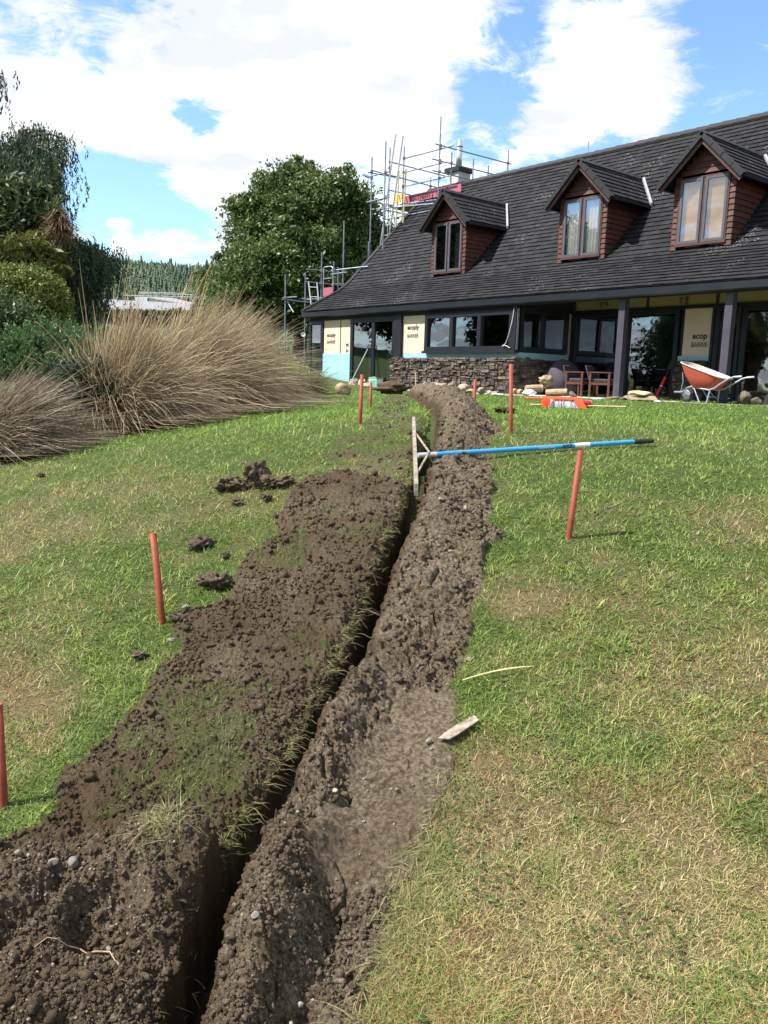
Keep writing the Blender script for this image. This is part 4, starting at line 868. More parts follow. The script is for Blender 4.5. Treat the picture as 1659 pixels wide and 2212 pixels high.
# ------------------------------------------------------------------ red pipes marking the trench
def pipe(x, y, h, lx, ly, d, label, extra=0):
    z = gt1(x, y); A = Vector((x, y, z-.05)); B = Vector((x+lx, y+ly, z+h)); b = MB(); n = 14; dd = (B-A).normalized(); s1 = dd.orthogonal().normalized(); s2 = dd.cross(s1)
    P = []
    for (c, rad) in ((A, d/2), (B, d/2), (B, d/2*.80), (B-dd*.12, d/2*.80)):
        P += [c+(s1*math.cos(2*math.pi*k/n)+s2*math.sin(2*math.pi*k/n))*rad for k in range(n)]
    b.add(P, [(i*n+k, i*n+(k+1) % n, (i+1)*n+(k+1) % n, (i+1)*n+k) for i in range(3) for k in range(n)]); b.add(P[3*n:], [tuple(range(n))])
    o = b.build('marker_pipe', M['red'], None, (x, y, z), smooth=False); sm = [True]*n+[False]*n+[True]*n
    o.data.polygons.foreach_set('use_smooth', sm+[False]*(len(o.data.polygons)-3*n))
    return tag(o, label, 'pipe', 'red pipes marking the trench')
pipe(-1.35, 2.758, .392, -.003, 0, .032, 'open topped red pipe at the left edge, nearest to the camera')
pipe(-1.082, 3.933, .458, -.045, 0, .033, 'red pipe leaning left at the left edge of the raked soil')
pipe(1.016, 4.429, .49, .038, 0, .033, 'red pipe on the right lawn just in front of the blue handled rake')
pipe(1.03, 6.786, .565, -.03, 0, .033, 'tallest red pipe, between the rake and the broom, leaning slightly left')
pipe(-.239, 7.31, .435, .012, 0, .033, 'red pipe at the left edge of the muddied turf, left of the rake head')
pipe(.989, 9.4, .36, 0, 0, .033, 'red pipe at the right foot of the spoil ridge, left of the tallest one')
pipe(-.22, 10.882, .33, .0, 0, .033, 'short red pipe behind the one left of the rake head')
pipe(.25, 19.1, .29, .004, .0, .036, 'distant red pipe at the left corner of the stone plinth')
pipe(.92, 19.3, .27, .003, .0, .036, 'distant red pipe in front of the middle of the stone plinth')

# ------------------------------------------------------------------ levelling rake
rz = gz1(.235, 5.8)
RK = thing('levelling_rake', (.23, 5.8, rz), 'wide levelling rake with blue handle lying across the trench', 'rake')
Ht = Vector((.225, 6.9, gz1(.225, 6.9)+.075)); Hbm = Vector((.198, 5.1, gz1(.198, 5.1)+.075)); J = Vector((.225, 5.72, gz1(.217, 5.72)+.095))
b = MB(); dy = (Hbm-Ht).normalized(); sd2 = Vector((1, 0, 0)); pz = Vector((0, 0, 1)); n = 24
for i in range(n):
    p0 = Ht.lerp(Hbm, i/n); p1 = Ht.lerp(Hbm, (i+1)/n); c = (p0+p1)/2; b.obox(c, sd2*.012, (p1-p0)/2, pz*.038)
b.build('head', M['dirtmetal'], RK)
E1 = Vector((2.07, 6.38, gt1(2.07, 6.38)+.045)); dr = (E1-J).normalized(); J0 = J+dr*.0
def seg(a, b_, r, mt, nm, par=RK, n=14): q = MB(); q.tube([a, b_], r, n); return q.build(nm, mt, par, smooth=False)
Sk = J0+dr*.14; Bl = E1-dr*.175
seg(J0, Sk, .019, M['alu'], 'socket'); hd = seg(Sk, Bl, .0175, M['blue'], 'handle'); seg(Bl, E1, .0195, M['rubber'], 'grip')
seg(Sk+dr*1.12, Sk+dr*1.25, .0180, M['white'], 'label_sleeve')
q = J0+dr*.085
for T_ in (Ht.lerp(Hbm, .2), Ht.lerp(Hbm, .86)): seg(T_+pz*.01, q+pz*.02, .008, M['dirtmetal'], 'brace', n=6)
vw = (Vector((0, 0, EYE))-(Sk+dr*1.0)).normalized(); nr_ = (vw-dr*vw.dot(dr)).normalized(); rgt = -dr; upx = nr_.cross(rgt)
lettering('OX', .038, Sk+dr*1.10+nr_*.0185-upx*.012, rgt, upx, M['ink'], hd, 'lettering', bold=.05, shear=.3, sx=1.5)
lettering('EARN THE POWER', .016, Sk+dr*.94+nr_*.0182-upx*.005, rgt, upx, M['white'], hd, 'lettering', bold=.02)

# metal strip on the spoil edge
c = Vector((.31, 2.945, gt1(.31, 2.945)+.025)); ax = Vector((.15, .118, .045)); ax = ax.normalized(); ay = Vector((0, 0, 1)).cross(ax).normalized(); az = ax.cross(ay)
def PP(a, s, h): return c+ax*a+ay*s+az*h
b = MB(); o_ = [(-.095, .012), (-.07, -.024), (-.02, -.026), (.085, -.022), (.10, .018), (.0, .024), (-.06, .020)]; k = len(o_)
b.add([PP(p, s, 0) for p, s in o_]+[PP(p, s, .005) for p, s in o_], [tuple(range(k)), tuple(range(2*k-1, k-1, -1))]+[(i, i+k, (i+1) % k+k, (i+1) % k) for i in range(k)])
tag(b.build('metal_strip', M['dirtmetal'], None, tuple(c)), 'short muddy metal strip lying where spoil meets the right lawn', 'metal strip')
b = MB(); P0 = Vector((.36, 3.28, 0)); pts = [Vector((.345+.30*f, 3.23+.02*f+.03*math.sin(2*f), 0)) for f in np.linspace(0, 1, 8)]
for p in pts: p.z = gt1(p.x, p.y)+.03
b.tube(pts, [.002, .003, .003, .003, .0035, .003, .002, .001], 5); tag(b.build('straw_stalk', M['palewood'], None, tuple(pts[0])), 'pale dry stalk lying on the right lawn above the metal strip', 'stalk')

# ------------------------------------------------------------------ stones, clods and pebbles
def ico2(sub_):
    b = bmesh.new(); bmesh.ops.create_icosphere(b, subdivisions=sub_, radius=1); v = np.array([p.co[:] for p in b.verts]); f = [[q.index for q in p.verts] for p in b.faces]; b.free(); return v, f
IC = {2: ico2(2), 3: ico2(3), 4: ico2(4)}
def rock(name, loc, size, seed, mt, label, cat, group=None, sub_=3, rough=.25, cuts=7, rot=0, smooth=False, col=(1, 1, 1), sink=.15, parent=None, soil=None):
    r_ = np.random.RandomState(seed); v, f = IC[sub_]; v = v.copy()
    for _ in range(cuts):
        n_ = r_.normal(size=3); n_ /= np.linalg.norm(n_); d = r_.uniform(.45, .85); t = v@n_; v -= np.maximum(t-d, 0)[:, None]*n_
    o3 = r_.uniform(0, 50)
    nz = np.array([mnoise.fractal(Vector(p)*2.3+Vector((o3, 0, 0)), 1.0, 2.0, 4) for p in v]); v *= (1+rough*nz)[:, None]
    v *= np.array(size)/2; c, s = math.cos(rot), math.sin(rot); v = np.stack([v[:, 0]*c-v[:, 1]*s, v[:, 0]*s+v[:, 1]*c, v[:, 2]], -1)
    x, y, z = loc; base = v[:, 2].min(); v[:, 2] += -base-sink*size[2]
    V_ = v+np.array([x, y, z])
    if soil is not None:
        o = npmesh(name, V_, np.array(f), M['ground'], attrs={'soil': np.ones(len(V_)), 'wet': np.full(len(V_), soil), 'dry': np.zeros(len(V_))}, origin=(x, y, z), smooth=smooth, parent=parent)
    else: o = npmesh(name, V_, np.array(f), mt, col=np.tile(col, (len(V_), 1)), origin=(x, y, z), smooth=smooth, parent=parent)
    return tag(o, label, cat, group) if label else o
CL = [(-1.09, 5.61, .19, .12, 'left end clod of the row of clods on the left lawn'), (-.985, 5.60, .13, .09, 'small clod second from the left in the row of clods on the left lawn'),
 (-.89, 5.63, .22, .19, 'tallest clod in the row above the raked soil'), (-.80, 5.56, .15, .10, 'rounded clod just right of the tallest clod'), (-.69, 5.57, .15, .07, 'flat clod where the row meets the raked soil'),
 (-.78, 5.33, .10, .06, 'clod in front of the row, nearest the raked soil'), (-.963, 5.31, .08, .06, 'small round clod alone in front of the row'), (-1.07, 4.73, .16, .08, 'lone broken clod on the left lawn behind the leaning pipe'),
 (-.90, 4.57, .07, .035, 'small flat clod near the left edge of the raked soil'), (-.885, 4.25, .18, .09, 'clod touching the left edge of the raked soil right of the leaning pipe'), (-1.0, 3.93, .11, .05, 'dark clod at the foot of the leaning red pipe'),
 (-1.12, 3.66, .09, .03, 'flat crumb of clod in the turf below the leaning pipe'), (-2.753, 6.5, .07, .04, 'tiny clod far out on the left lawn')]
for i, (x, y, w, h, lb) in enumerate(CL):
    rock('soil_clod', (x, y, gt1(x, y)), (w*.88, w*.7, h*.85), 100+i, None, lb, 'clod', 'clods of soil on the lawn', sub_=4, rough=.75, cuts=2, soil=.2, smooth=False, rot=i)
rock('soil_clod', (1.22, 8.6, gt1(1.22, 8.6)), (.22, .15, .07), 131, None, 'dark clod on the right lawn beside the far part of the spoil ridge', 'clod', 'clods of soil on the lawn', sub_=4, rough=.5, cuts=2, soil=.9)
rock('soil_clod', (.12, 18.6, gt1(.12, 18.6)), (.75, .4, .26), 132, None, 'large dark mound of soil left of the far end of the spoil ridge', 'clod', None, sub_=4, rough=.5, cuts=2, soil=.6)
PB = [(-1.0, 4.05, .045, 'white pebble on the left lawn right of the leaning pipe'), (-.995, 3.76, .04, 'pale pebble at the soil edge below the leaning pipe'), (.345, 4.9, .05, 'pale angular stone on the spoil bank below the rake'),
 (.36, 4.25, .032, 'small pale pebble on the spoil bank, upper right of the trench bend'), (.387, 3.40, .03, 'tan pebble at the right edge of the spoil bank'), (.195, 2.90, .035, 'two toned pebble beside the metal strip'),
 (-.90, 2.25, .05, 'largest pale pebble on the near left heap'), (-.955, 2.235, .034, 'triangular white pebble left of the largest pale pebble'), (-.912, 2.37, .03, 'grey pebble high on the near left heap'),
 (-1.01, 2.37, .04, 'bluish pebble on the far left of the near heap'), (-.385, 2.18, .022, 'white pebble at the right lip of the trench'), (-.385, 2.08, .02, 'cream pebble on the right lip of the trench, the lower one'),
 (-.31, 1.97, .03, 'smooth pebble low on the near spoil mound'), (-.14, 2.62, .026, 'rounded pebble on top of the near spoil mound'), (-.72, 2.02, .022, 'pebble near the bottom of the left heap'), (.52, 5.9, .03, 'pale pebble on the spoil bank near the rake handle')]
for i, (x, y, w, lb) in enumerate(PB):
    g = R.uniform(.7, 1.3); rock('pebble', (x, y, gt1(x, y)+.004), (w, w*R.uniform(.6, .9), w*.6), 200+i, M['pebble'], lb, 'pebble', 'pale pebbles in the dug soil', sub_=3, rough=.08, cuts=3, smooth=True, col=(g, g*.98, g*.93), rot=R.uniform(0, 3), sink=.2)
rock('boulder', (-.871, 16.2, gt1(-.871, 16.2)), (.34, .28, .27), 301, M['rock'], 'rounded tan boulder alone on the far left lawn', 'boulder', rough=.12, cuts=4, smooth=True, col=(.95, .85, .65), sink=.1)
def onfloor(u, v): return H(u, v, FL)
rub = [(-22.9, 16.0, .45, .35, .55, .45, 'dark rough boulder at the foot of the blue sheet behind the tussock'), (-21.6, 16.1, .30, .22, .20, .9, 'grey brown stone left of the shovel foot'), (-21.3, 15.9, .24, .2, .18, 1.25, 'pale stone beside the shovel foot'),
 (-21.0, 16.2, .38, .3, .34, .5, 'dark stone at the back of the rubble by the left door'), (-20.75, 15.9, .34, .3, .20, .8, 'flat grey stone under the shovel'), (-20.45, 16.1, .40, .32, .42, 1.3, 'large pale yellow stone on the rubble by the left door'),
 (-20.2, 16.25, .36, .3, .50, .7, 'upright brown stone behind the large pale one'), (-20.0, 15.9, .38, .26, .20, 1.2, 'long pale stone at the right of the rubble'), (-19.75, 15.7, .55, .3, .16, 1.1, 'flat pale slab beside the green carton'),
 (-17.0, 15.6, .26, .22, .34, .6, 'upright grey stone in front of the stone plinth beside the spoil'), (-16.6, 15.7, .72, .34, .34, .95, 'longest brown boulder in front of the stone plinth'), (-16.1, 15.8, .40, .3, .40, .8, 'pointed boulder right of the longest one'),
 (-15.6, 15.7, .42, .3, .28, 1.2, 'cream boulder with dark cracks near the plinth corner'), (-15.25, 15.6, .30, .22, .14, 1.1, 'low pale stone next to the cream boulder'), (-14.95, 15.7, .28, .2, .20, 1.0, 'rounded stone right of the low pale stone'), (-14.6, 15.6, .22, .18, .12, 1.3, 'small pale stone at the plinth corner'), (-14.3, 15.5, .25, .2, .10, 1.2, 'flat pale stone just past the plinth corner'),
 (-12.9, 16.1, .30, .24, .22, .5, 'dark square stone under the wooden chairs'), (-12.2, 15.9, .30, .2, .24, .55, 'dark round topped stone left of the verandah post'), (-11.0, 15.9, .55, .35, .10, .55, 'flat dark slab right of the verandah post'), (-10.75, 16.0, .45, .3, .12, .9, 'grey slab leaning on the flat dark one'), (-10.45, 15.7, .30, .24, .22, .75, 'upright grey shard left of the stacked stones'), (-10.2, 15.4, .34, .22, .09, .9, 'thin slab in front of the upright shard'),
 (-8.35, 16.5, .36, .3, .34, .35, 'dark jagged stone right of the wheelbarrow'), (-8.05, 16.5, .26, .24, .20, .3, 'low dark stone by the right edge of the picture')]
for i, (u, v, a_, b_, h, g, lb) in enumerate(rub):
    rock('rubble_stone', onfloor(u, v), (a_, b_, h), 400+i, M['rock'], lb, 'stone', 'loose stones along the house', rough=.22, cuts=9, col=(g, g*.97, g*.88), rot=R.uniform(0, 3), sink=.12)
q = onfloor(-9.95, 15.5); rock('stone_slab', q, (.95, .4, .15), 501, M['rock'], 'lower dark slab of the two stacked in front of the wheelbarrow', 'slab', 'stacked slabs', rough=.1, cuts=10, col=(.7, .65, .55), rot=-YAW, sink=.05)
rock('stone_slab', (q[0]-.1, q[1]+.06, q[2]+.125), (.68, .34, .16), 502, M['rock'], 'upper pale yellow slab of the two stacked in front of the wheelbarrow', 'slab', 'stacked slabs', rough=.1, cuts=10, col=(1.9, 1.7, 1.15), rot=-YAW, sink=.05)
# cut logs
def log(u, v, z, L, r, ang, label):
    c = Vector(H(u, v, z)); d = Vector((math.cos(ang), math.sin(ang), .08)); b = MB(); b.tube([c-d*L/2, c, c+d*L/2], [r, r*1.04, r*.97], 12); return tag(b.build('log', M['wood'], None, tuple(c-Vector((0, 0, r)))), label, 'log', 'cut logs by the plinth corner')
log(-13.75, 15.6, FL+.08, .2, .08, 1.9, 'short log end on, leftmost of the logs'); log(-13.5, 15.55, FL+.08, .2, .075, 1.8, 'short log end on, second from the left')
log(-13.3, 15.8, FL+.17, .42, .10, .1, 'thick pale log lying across the shorter ones'); log(-12.6, 15.8, FL+.10, .5, .09, -.3, 'dark log left of the chairs')
rock('rubble_stone', H(-13.2, 16.1, FL+.22), (.35, .25, .28), 520, M['rock'], 'frayed pale root lump on top of the logs', 'stone', rough=.5, cuts=2, col=(1.0, .9, .7))
b = MB(); b.obox(H(-13.35, 15.3, FL+.02), RU*.35, RV*.06, RZ*.015); tag(b.build('timber_offcut', M['wood'], None, H(-13.35, 15.3, FL)), 'flat timber offcut lying in front of the logs', 'timber')
for i, (u, v, a_, b_, h, lb) in enumerate([(-14.0, 15.2, .5, .12, .03, 'long white strip at the plinth corner'), (-12.95, 15.25, .45, .22, .16, 'crumpled white plastic between the logs and the chairs'), (-12.7, 15.15, .4, .2, .03, 'flat pale blue sheet scrap beside the crumpled plastic'), (-11.75, 15.3, .2, .12, .02, 'white scrap left of the verandah post'), (-10.95, 15.1, .25, .1, .02, 'white scrap right of the verandah post'), (-9.5, 15.2, .2, .12, .03, 'pale scrap under the wheelbarrow legs')]):
    rock('scrap', H(u, v, FL), (a_, b_, h), 540+i, M['white'], lb, 'scrap', 'white scraps on the grass edge', rough=.4, cuts=4, rot=-YAW+R.uniform(-.3, .3), sink=0)
for i, (u0, v0, u1, v1, lb) in enumerate([(-23.3, 15.6, -22.5, 15.6, 'white bar on the grass below the blue sheet, the left one'), (-22.45, 15.7, -21.75, 15.75, 'white bar on the grass below the blue sheet, the right one')]):
    b = MB(); c = (Vector(H(u0, v0, FL+.03))+Vector(H(u1, v1, FL+.03)))/2; b.obox(c, (Vector(H(u1, v1, FL))-Vector(H(u0, v0, FL)))/2, RV*.04, RZ*.015); tag(b.build('trim_bar', M['white'], None, H(u0, v0, FL)), lb, 'bar', 'white bars')

# shovel leaning at the left door
A = Vector(H(-20.95, 15.9, FL)); B = Vector(H(-20.62, 16.45, .98)); sh = thing('shovel', tuple(A), 'dark shovel with D grip leaning on the left sliding door', 'shovel'); d = (B-A).normalized()
seg(A+d*.28, B-d*.12, .018, M['galv'], 'shaft', sh); b = MB(); b.obox(A+d*.15, RU*.11, d*.15, RV*.008); b.build('blade', M['dirtmetal'], sh, bevel=.01)
b = MB(); b.tube([B-d*.14, B-d*.06-RU*.06, B+d*.02-RU*.06, B+d*.02+RU*.07, B-d*.06+RU*.07, B-d*.14], .016, 8); b.build('grip', M['rubber'], sh)
# red crowbar-like tool, leaning pole at right edge, carton
A = Vector(H(-11.52, 18.3, FL)); B = Vector(H(-11.30, 18.62, .62)); t = thing('spade', tuple(A), 'spade with a red shaft leaning on the dark door left of the recessed plinth', 'spade'); d = (B-A).normalized()
seg(A, A+d*.60, .034, M['redgloss'], 'shaft', t); seg(A+d*.60, A+d*.82, .018, M['rubber'], 'neck', t); b = MB(); b.obox(A+d*.92, RU*.07, d*.11, RV*.008); b.build('grip', M['rubber'], t, bevel=.01); seg(A+d*.34, A+d*.37, .0355, M['white'], 'label_band', t)
A = Vector(H(-8.35, 17.5, FL)); B = Vector(H(-8.15, 18.2, 1.0)); t = thing('spade', tuple(A), 'wooden shafted spade leaning on the rightmost glass door', 'spade'); d = (B-A).normalized()
seg(A+d*.25, B, .017, M['wood'], 'shaft', t); b = MB(); b.obox(A+d*.13, RU*.09, d*.13, RV*.008); b.build('blade', M['dirtmetal'], t); seg(A.lerp(B, .58)-RU*.12, A.lerp(B, .6)+RU*.16, .03, M['galv'], 'collar', t)
b = MB(); b.hbox(-19.95, -19.62, 15.95, 16.2, FL, .0-.05); cb = b.build('carton', M['white'], None, H(-19.8, 16.08, FL)); tag(cb, 'white and green carton at the left end of the stone plinth', 'carton')
b = MB(); b.hbox(-19.96, -19.61, 15.94, 16.21, -.05, -.01); b.build('lid', M['green'], cb); b = MB(); b.hbox(-19.93, -19.64, 15.944, 15.949, FL+.04, -.08); b.build('printed_panel', M['green'], cb)
# thin dry stem stuck in the spoil
b = MB(); x_, y_ = .62, 18.2; z_ = gt1(x_, y_); b.tube([(x_, y_, z_-.05), (x_-.01, y_, z_+.2), (x_-.02, y_, z_+.32)], [.012, .010, .016], 5); tag(b.build('stick', M['palewood'], None, (x_, y_, z_)), 'thin pale stick standing at the far end of the spoil ridge', 'stick')

# ------------------------------------------------------------------ broom and red can
z = gt1(2.6, 12.2); bc = Vector((2.62, 12.3, z)); BR = thing('broom', tuple(bc), 'orange broom lying bristles forward on the right lawn', 'broom'); bx_ = Vector((1, .03, -.01)).normalized()
b = MB(); b.obox(bc+Vector((0, .10, .135)), bx_*.30, Vector((0, .02, -.003)), Vector((0, .01, .022))); b.build('head', M['orange'], BR, bevel=.008)
b = MB(); nb = 80
for i in range(nb):
    f = (i+.5)/nb*2-1
    for j in range(5):
        p = bc+bx_*(f*.29)+Vector((0, .08-.02*j, .13-.012*j)); gcol = (.95, .10, .03) if abs(f+.02) > .62 or R.random() < .2 else ((.06, .06, .06) if j < 3 and f > -.5 else (.6, .58, .6))
        if abs(f) < .62 and j >= 3: gcol = (.55, .55, .56) if R.random() < .6 else (.07, .07, .07)
        b.tube([p, p+bx_*(f*.05+R.uniform(-.012, .012))+Vector((0, -.07-.01*j, -.105+.004*j))], [.004, .0025], 3, col=gcol, cap=False)
b.build('bristles', M['bristle'], BR)
b = MB(); b.tube([bc+Vector((-.55, .12, .12)), bc+Vector((-.1, .12, .13))], .012, 6); b.build('brace', M['orange'], BR)
ha = bc+Vector((-.48, .02, .03)); hb_ = bc+Vector((1.0, .25, .035)); hb_.z = gt1(hb_.x, hb_.y)+.03; seg(ha, hb_, .013, M['palewood'], 'handle', BR)
cc = Vector((3.0, 12.5, gt1(3.0, 12.5)+.055)); b = MB(); d = Vector((.9, .4, 0)).normalized(); b.tube([cc-d*.09, cc-d*.088, cc+d*.088, cc+d*.09], [.05, .055, .055, .05], 16); cn = b.build('tin_can', M['redgloss'], None, tuple(cc)); tag(cn, 'red tin lying on its side at the right end of the broom head', 'tin')
b = MB(); b.tube([cc+d*.07, cc+d*.092], .0575, 16); b.build('rim', M['dirtmetal'], cn)

# ------------------------------------------------------------------ wheelbarrow (front wheel to the left, handles to the right)
WO = Vector(H(-9.055, 16.15, FL)); WX = RU; WY = RV      # along, across
def wb(x, y, z): return WO+(WX*x+WY*y+RZ*z)*.85
WB = thing('wheelbarrow', tuple(WO), 'scuffed orange wheelbarrow with grey frame standing before the glass doors', 'wheelbarrow')
# tray: lofted from bottom to rim; rim tilts down towards the handles
bot = [(-.22, -.16), (.34, -.18), (.34, .18), (-.22, .16)]
def ring(pts, zf, n=32, pw=4):
    (x0, y0), (x1, y1) = pts; cx_, cy_ = (x0+x1)/2, (y0+y1)/2; out = []
    for k in range(n):
        t = 2*math.pi*k/n; c, s = math.cos(t), math.sin(t); rr_ = (abs(c)**pw+abs(s)**pw)**(-1/pw); x = cx_+(x1-x0)/2*c*rr_; y = cy_+(y1-y0)/2*s*rr_; out.append(wb(x, y, zf(x)))
    return out
rings = [ring(((-.15, -.17), (.34, .17)), lambda x: .335-.02*x), ring(((-.24, -.22), (.40, .22)), lambda x: .37-.04*x), ring(((-.43, -.29), (.52, .29)), lambda x: .60-.17*x), ring(((-.56, -.335), (.63, .335)), lambda x: .80-.33*x)]
rin = [ring(((-.15+.02, -.15), (.32, .15)), lambda x: .35-.02*x), ring(((-.42, -.275), (.50, .275)), lambda x: .61-.17*x), ring(((-.545, -.32), (.615, .32)), lambda x: .802-.33*x)]
b = MB(); P = sum(rings, []); b.add(P, [(i*32+k, i*32+(k+1) % 32, (i+1)*32+(k+1) % 32, (i+1)*32+k) for i in range(3) for k in range(32)]+[tuple(range(31, -1, -1))]); tr = b.build('tray', M['barrow'], WB, smooth=True)
b = MB(); P = sum(rin, []); b.add(P, [(i*32+(k+1) % 32, i*32+k, (i+1)*32+k, (i+1)*32+(k+1) % 32) for i in range(2) for k in range(32)]+[tuple(range(32))]); b.build('tray_lining', M['barrowin'], tr, smooth=True)
rp = ring(((-.56, -.335), (.63, .335)), lambda x: .805-.33*x); b = MB(); b.tube(rp+[rp[0]], .014, 8); b.build('rim', M['barrowin'], tr, smooth=True)
for sg in (-1, 1):
    b = MB(); b.tube([wb(-.70, sg*.10, .255), wb(-.50, sg*.12, .26), wb(-.40, sg*.14, .30), wb(-.32, sg*.16, .375), wb(-.2, sg*.18, .40), wb(.05, sg*.20, .355), wb(.28, sg*.22, .325), wb(.42, sg*.25, .37), wb(.62, sg*.29, .50), wb(.80, sg*.30, .61), wb(.92, sg*.30, .645), wb(1.10, sg*.30, .66)], .018, 10); b.build('frame_rail', M['galv'], WB, smooth=True)
    b = MB(); b.tube([wb(.30, sg*.22, .33), wb(.26, sg*.27, 0)], .016, 8); b.tube([wb(-.16, sg*.18, .39), wb(.08, sg*.26, .01)], .013, 8); b.build('leg', M['galv'], WB)
    b = MB(); b.tube([wb(.92, sg*.30, .645), wb(1.10, sg*.30, .66)], .022, 10); b.build('grip', M['galv'], WB)
b = MB(); b.tube([wb(.26, -.26, .16), wb(.26, .26, .16)], .012, 6); b.build('crossbar', M['galv'], WB); b = MB(); b.tube([wb(.28, -.22, .30), wb(.26, .26, .08)], .010, 6); b.build('crossbar', M['galv'], WB); b = MB(); b.tube([wb(-.70, -.12, .255), wb(-.70, .12, .255)], .016, 8); b.build('crossbar', M['galv'], WB)
b = MB(); b.tube([wb(-.52, -.12, .74), wb(-.49, -.11, .5), wb(-.54, -.10, .27)], .010, 6); b.build('tray_stay', M['galv'], WB)
wc = wb(-.42, 0, .20); b = MB(); rg = []
for k in range(28):
    t = 2*math.pi*k/28; rg.append(wc+(WX*math.cos(t)+RZ*math.sin(t))*.122)
b.tube(rg+[rg[0]], .044, 10, cap=False); wl = b.build('wheel', M['rubber'], WB, smooth=True)
b = MB(); b.tube([wc-WY*.035, wc-WY*.03, wc+WY*.03, wc+WY*.035], [.085, .092, .092, .085], 20); b.tube([wc-WY*.09, wc+WY*.09], .02, 10); b.build('rim', M['galv'], wl)

# ------------------------------------------------------------------ chairs and bean bag on the verandah
def chair(u, v, rot, label, cloth):
    o = Vector(H(u, v, FL)); t = thing('armchair', tuple(o), label, 'chair', 'wooden armchairs on the verandah'); ex = Vector((math.cos(rot), math.sin(rot), 0)); ey = Vector((-ex.y, ex.x, 0))   # ex = to the sitter's left, ey = forward
    def p(a, c, z): return o+ex*a+ey*c+RZ*z
    for sx_ in (-1, 1):
        for (c0, h) in ((.24, .60), (-.24, .60)):
            b = MB(); b.obox(p(sx_*.26, c0, h/2), ex*.025, ey*.025, RZ*h/2); b.build('leg', M['chairwood'], t)
        b = MB(); b.obox(p(sx_*.26, 0, .615), ex*.032, ey*.29, RZ*.014); b.build('armrest', M['chairwood'], t)
        b = MB(); b.obox(p(sx_*.26, 0, .34), ex*.015, ey*.23, RZ*.03); b.build('side_rail', M['chairwood'], t)
    b = MB(); b.obox(p(0, .23, .35), ex*.24, ey*.015, RZ*.035); b.obox(p(0, -.23, .35), ex*.24, ey*.015, RZ*.035); b.obox(p(0, .23, .14), ex*.24, ey*.012, RZ*.02); b.build('rail', M['chairwood'], t)
    b = MB()
    for k in range(6): b.obox(p(0, -.2+k*.08, .39), ex*.24, ey*.033, RZ*.01)
    b.build('seat', M['chairwood'], t); b = MB(); b.obox(p(0, 0, .43), ex*.23, ey*.22, RZ*.03); b.build('cushion', M[cloth], t, bevel=.02)
    b = MB(); b.hexa([p(-.26, -.25, .42), p(.26, -.25, .42), p(.26, -.29, .42), p(-.26, -.29, .42), p(-.24, -.38, .78), p(.24, -.38, .78), p(.24, -.42, .78), p(-.24, -.42, .78)]); b.build('backrest', M[cloth], t, bevel=.02)
    return t
chair(-13.05, 17.3, math.radians(-140), 'wooden armchair nearer the bean bag, turned to the lawn', 'bag'); chair(-12.4, 17.35, math.radians(-125), 'wooden armchair against the verandah post with a jacket over its back', 'bag')
b = MB(); r_ = np.random.RandomState(4); v, f = IC[4]; v = v.copy(); v[:, 2] = np.sign(v[:, 2])*np.abs(v[:, 2])**.8; v *= np.array([.52, .46, .48]); v[:, :2] *= (1.05-.35*np.clip(v[:, 2:3]/.5, -.2, 1)); v *= (1+.10*np.array([mnoise.fractal(Vector(p)*2.4, 1, 2, 4) for p in v]))[:, None]
wr = -.05*np.exp(-((v[:, 2]+.12)/.03)**2); v[:, :2] *= (1+wr)[:, None]; v[:, 2] += .46; o = Vector(H(-13.95, 17.75, FL)); tag(npmesh('bean_bag', v+np.array(o), np.array(f), M['bag'], origin=tuple(o), smooth=True), 'large plum bean bag slumped against the glass door', 'bean bag')
# ------------------------------------------------------------------ plants
def at(x, y, Y):
    """point at distance Y from the camera in the direction of picture point x, y (1659 x 2212 picture)"""
    d = rt*((x-829.5)/1770) - upv*((y-1106)/1770) + fwd; return Vector((d.x*Y/d.y, Y, d.z*Y/d.y+EYE))
def leafquads(P, size, r_, elong=1.8, dirs=None, flat=.4):
    """one kite-shaped leaf at each point"""
    n = len(P); a = r_.normal(size=(n, 3)) if dirs is None else dirs+r_.normal(size=(n, 3))*flat
    a /= np.linalg.norm(a, axis=1)[:, None]; b = np.cross(a, r_.normal(size=(n, 3))); b /= np.linalg.norm(b, axis=1)[:, None]+1e-9
    s = size*r_.uniform(.6, 1.3, (n, 1)); A = a*s*elong/2; B = b*s/2
    V = np.stack([P-A, P+B*.9-A*.1, P+A, P-B*.9-A*.1], 1).reshape(-1, 3); F = np.arange(n*4).reshape(-1, 4); return V, F
